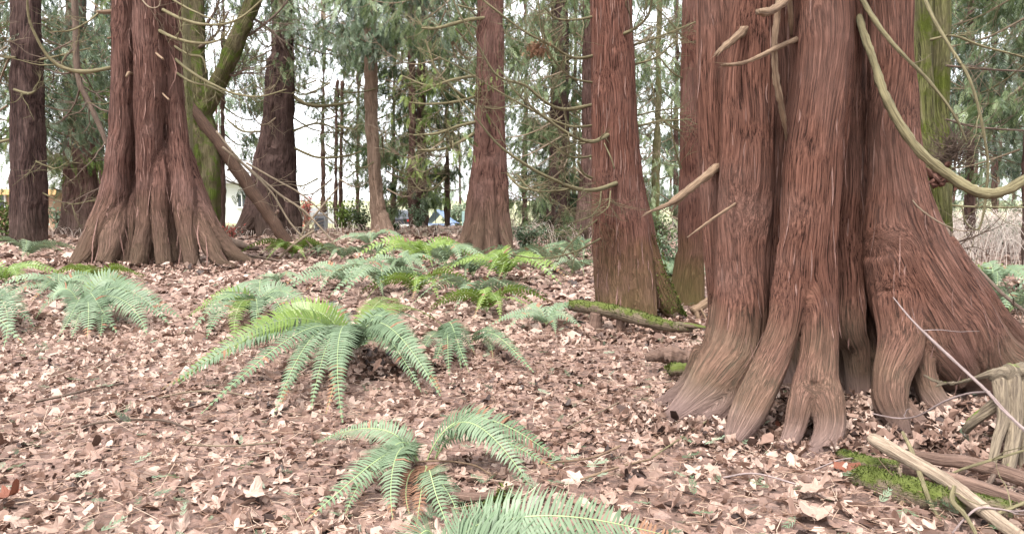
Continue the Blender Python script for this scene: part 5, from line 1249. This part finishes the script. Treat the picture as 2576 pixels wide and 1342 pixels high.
for lab, mt, pts, nm, jg in WP:
    if mt != 'log_pale': pts = [(u, v, 2565 / (v + w_ * .42 - 500) * (.985 if mt == 'log_moss' else .96), w_) for u, v, _, w_ in pts]
    o = log(pts, mt, lab, 'fallen_log' if mt == 'log_moss' else 'fallen_limb', 'log', seg=16, jag=jg * .6)
    if nm: moss_tufts(o, pts, nm * 2, .013)
for lab, mt, pts in [
 ('long straight pale stick leaning up across the right root flare', 'twig_pink', [(2247, 747, 3.9, 3), (2290, 800, 3.8, 5), (2340, 850, 3.72, 7), (2410, 915, 3.6, 8), (2483, 983, 3.5, 9), (2530, 1035, 3.4, 9), (2600, 1100, 3.3, 10)]),
 ('thin curved pale twig in front of the small forked root', 'twig_pink', [(2490, 984, 3.5, 5), (2430, 990, 3.65, 5), (2370, 1012, 3.78, 5), (2310, 1046, 3.9, 4), (2260, 1052, 4.0, 4), (2195, 1040, 4.05, 3)]),
 ('pale peeled stick running down under the woodpile to the bottom edge', 'branch_pale', [(2270, 1085, 3.8, 8), (2292, 1130, 3.7, 12), (2318, 1205, 3.25, 12), (2340, 1265, 3.15, 12), (2370, 1320, 3.05, 11), (2400, 1380, 2.95, 10)]),
 ('upright grey twig in front of the mossy rotten log', 'twig', [(2262, 1175, 3.3, 8), (2266, 1220, 3.28, 9), (2262, 1270, 3.26, 8), (2256, 1330, 3.2, 6)]),
 ('forked brown twig leaning on the mossy rotten log', 'branch_dead', [(2304, 1206, 3.3, 14), (2285, 1235, 3.26, 14), (2268, 1265, 3.22, 12), (2262, 1300, 3.18, 7)]),
 ('hooked brown stick on top of the limbs at the right', 'branch_dark', [(2500, 1195, 3.45, 12), (2480, 1225, 3.35, 14), (2455, 1243, 3.3, 14), (2430, 1248, 3.28, 9)]),
 ('pale curved stick at the bottom right corner', 'branch_pale', [(2400, 1222, 3.1, 12), (2396, 1260, 3.05, 13), (2425, 1290, 3.0, 12), (2450, 1330, 2.92, 10), (2470, 1380, 2.85, 8)]),
 ('thin stick crossing the pale barkless branch', 'twig_pink', [(2395, 1340, 2.95, 5), (2430, 1300, 3.0, 6), (2470, 1275, 3.02, 6), (2560, 1285, 2.95, 5), (2620, 1270, 2.9, 4)]),
 ('thin straight stick laid on the brown limbs', 'branch_olive', [(2360, 1205, 3.5, 6), (2420, 1180, 3.5, 7), (2480, 1160, 3.5, 7), (2580, 1130, 3.5, 6)]),
 ('olive stick at the right edge below the limbs', 'branch_pale', [(2470, 1300, 3.05, 9), (2510, 1290, 3.05, 11), (2580, 1262, 3.05, 10), (2640, 1240, 3.05, 8)]),
]:
    log(pts, mt, lab, 'fallen_stick', 'stick', 7, .12, wobble=.006, tw=1)
# old stump and its roots at the right edge
st = thing('old_stump', G(2540, 1180), 'weathered pale stump with arching roots at the right edge', 'stump')
SL = [[(2508, 940, 3.9, 30), (2516, 985, 3.86, 34), (2524, 1050, 3.8, 30), (2508, 1110, 3.72, 26), (2496, 1165, 3.66, 22)],
      [(2540, 935, 3.92, 40), (2546, 1000, 3.86, 42), (2552, 1070, 3.8, 38), (2540, 1140, 3.72, 34), (2530, 1190, 3.66, 30)],
      [(2580, 930, 3.96, 46), (2586, 1000, 3.9, 48), (2590, 1080, 3.84, 50), (2590, 1200, 3.74, 50)],
      [(2560, 950, 4.05, 60), (2570, 1050, 4.0, 70), (2570, 1180, 3.9, 80)],
      [(2640, 940, 4.0, 50), (2590, 930, 3.96, 46), (2540, 935, 3.92, 38), (2496, 938, 3.9, 28), (2452, 950, 3.95, 19), (2400, 962, 4.05, 15), (2355, 957, 4.15, 13), (2322, 940, 4.25, 7)],
      [(2400, 962, 4.05, 12), (2372, 966, 4.1, 10), (2352, 972, 4.12, 5)],
      [(2520, 1000, 3.95, 40), (2480, 1030, 3.97, 34), (2440, 1062, 4.0, 28), (2425, 1085, 4.03, 18)]]
trunk(st, [px_lobe(L) for L in SL], .0085, M['stump'], (.006, .004), 2, 61, 'stump_wood', .012)

# sticks lying on the leaves
for k, (pts, w_, mt, lab) in enumerate([
 ([(198, 1078), (240, 1064), (310, 1056), (380, 1054), (430, 1060), (488, 1082)], 6, 'branch_dark', 'dark curved stick on the open litter at the left'),
 ([(470, 1116), (530, 1120), (600, 1120), (700, 1112)], 5, 'twig', 'pale straight twig on the litter left of the fern tips'),
 ([(90, 1010), (160, 995), (240, 975), (310, 962)], 6, 'branch_dark', 'thin dark stick at the upper left of the litter'),
 ([(1640, 1150), (1760, 1070), (1800, 1040), (1838, 985)], 5, 'branch_pale', 'thin pale stick leading to the foot of the huge cedar'),
 ([(1460, 1205), (1550, 1178), (1640, 1155)], 6, 'branch_dead', 'pale stick in the litter right of the arching fern'),
 ([(1350, 1165), (1440, 1158), (1500, 1148), (1560, 1120)], 6, 'branch_dead', 'brown stick beside the tips of the arching fronds'),
 ([(1560, 1010), (1480, 1050), (1430, 1075)], 4, 'twig', 'thin twig in the middle of the litter'),
 ([(1000, 1165), (1110, 1158), (1190, 1168), (1240, 1195)], 5, 'branch_dead', 'curved twig under the arching fern fronds'),
 ([(570, 765), (650, 762), (740, 768), (800, 772)], 5, 'branch_dark', 'long dark twig lying on the fern mound'),
 ([(930, 630), (960, 640), (985, 665), (1000, 690)], 7, 'branch_dark', 'curved dark stick near the tan tree'),
 ([(1360, 688), (1420, 672), (1505, 652)], 8, 'branch_dark', 'dark stick leaning towards the left side of the rusty cedar'),
 ([(400, 1000), (480, 985), (560, 985), (640, 1000)], 5, 'twig', 'thin twig beneath the left fronds of the largest fern'),
 ([(1820, 1200), (1900, 1190), (2000, 1215)], 5, 'twig_pink', 'short pale twig in front of the middle root foot'),
 ([(2050, 1180), (2120, 1155), (2200, 1150)], 4, 'twig_pink', 'thin pale twig just right of the middle root foot'),
 ([(600, 640), (700, 655), (780, 690)], 6, 'branch_dark', 'dark stick on the ground past the right root of the three stemmed cedar'),
]):
    log([gp(u, v, .04) + (w_,) for u, v in pts], mt, lab, 'fallen_stick', 'stick', 6, .12, wobble=.01)

# rusty clump of dead foliage caught in the twigs
rc = thing('dead_foliage_clump', P(1350, 135, 8.4), 'small rust red clump of dead foliage caught in the bare branches above the clearing', 'foliage clump')
mb = MB(); n = 260; c0 = P(1350, 118, 8.3)
mb.inst(SPV2, SPF2, rot_from(np.tile([0, 0, -1.], (n, 1)) + rng.normal(size=(n, 3)) * .6, rng.uniform(0, 6.28, n)) * rng.uniform(.03, .08, n)[:, None, None], c0 + rng.normal(size=(n, 3)) * [.055, .05, .04], rng.uniform(0, 1, n))
mb.build('foliage', M['fern_dead'], rc, smooth=False)
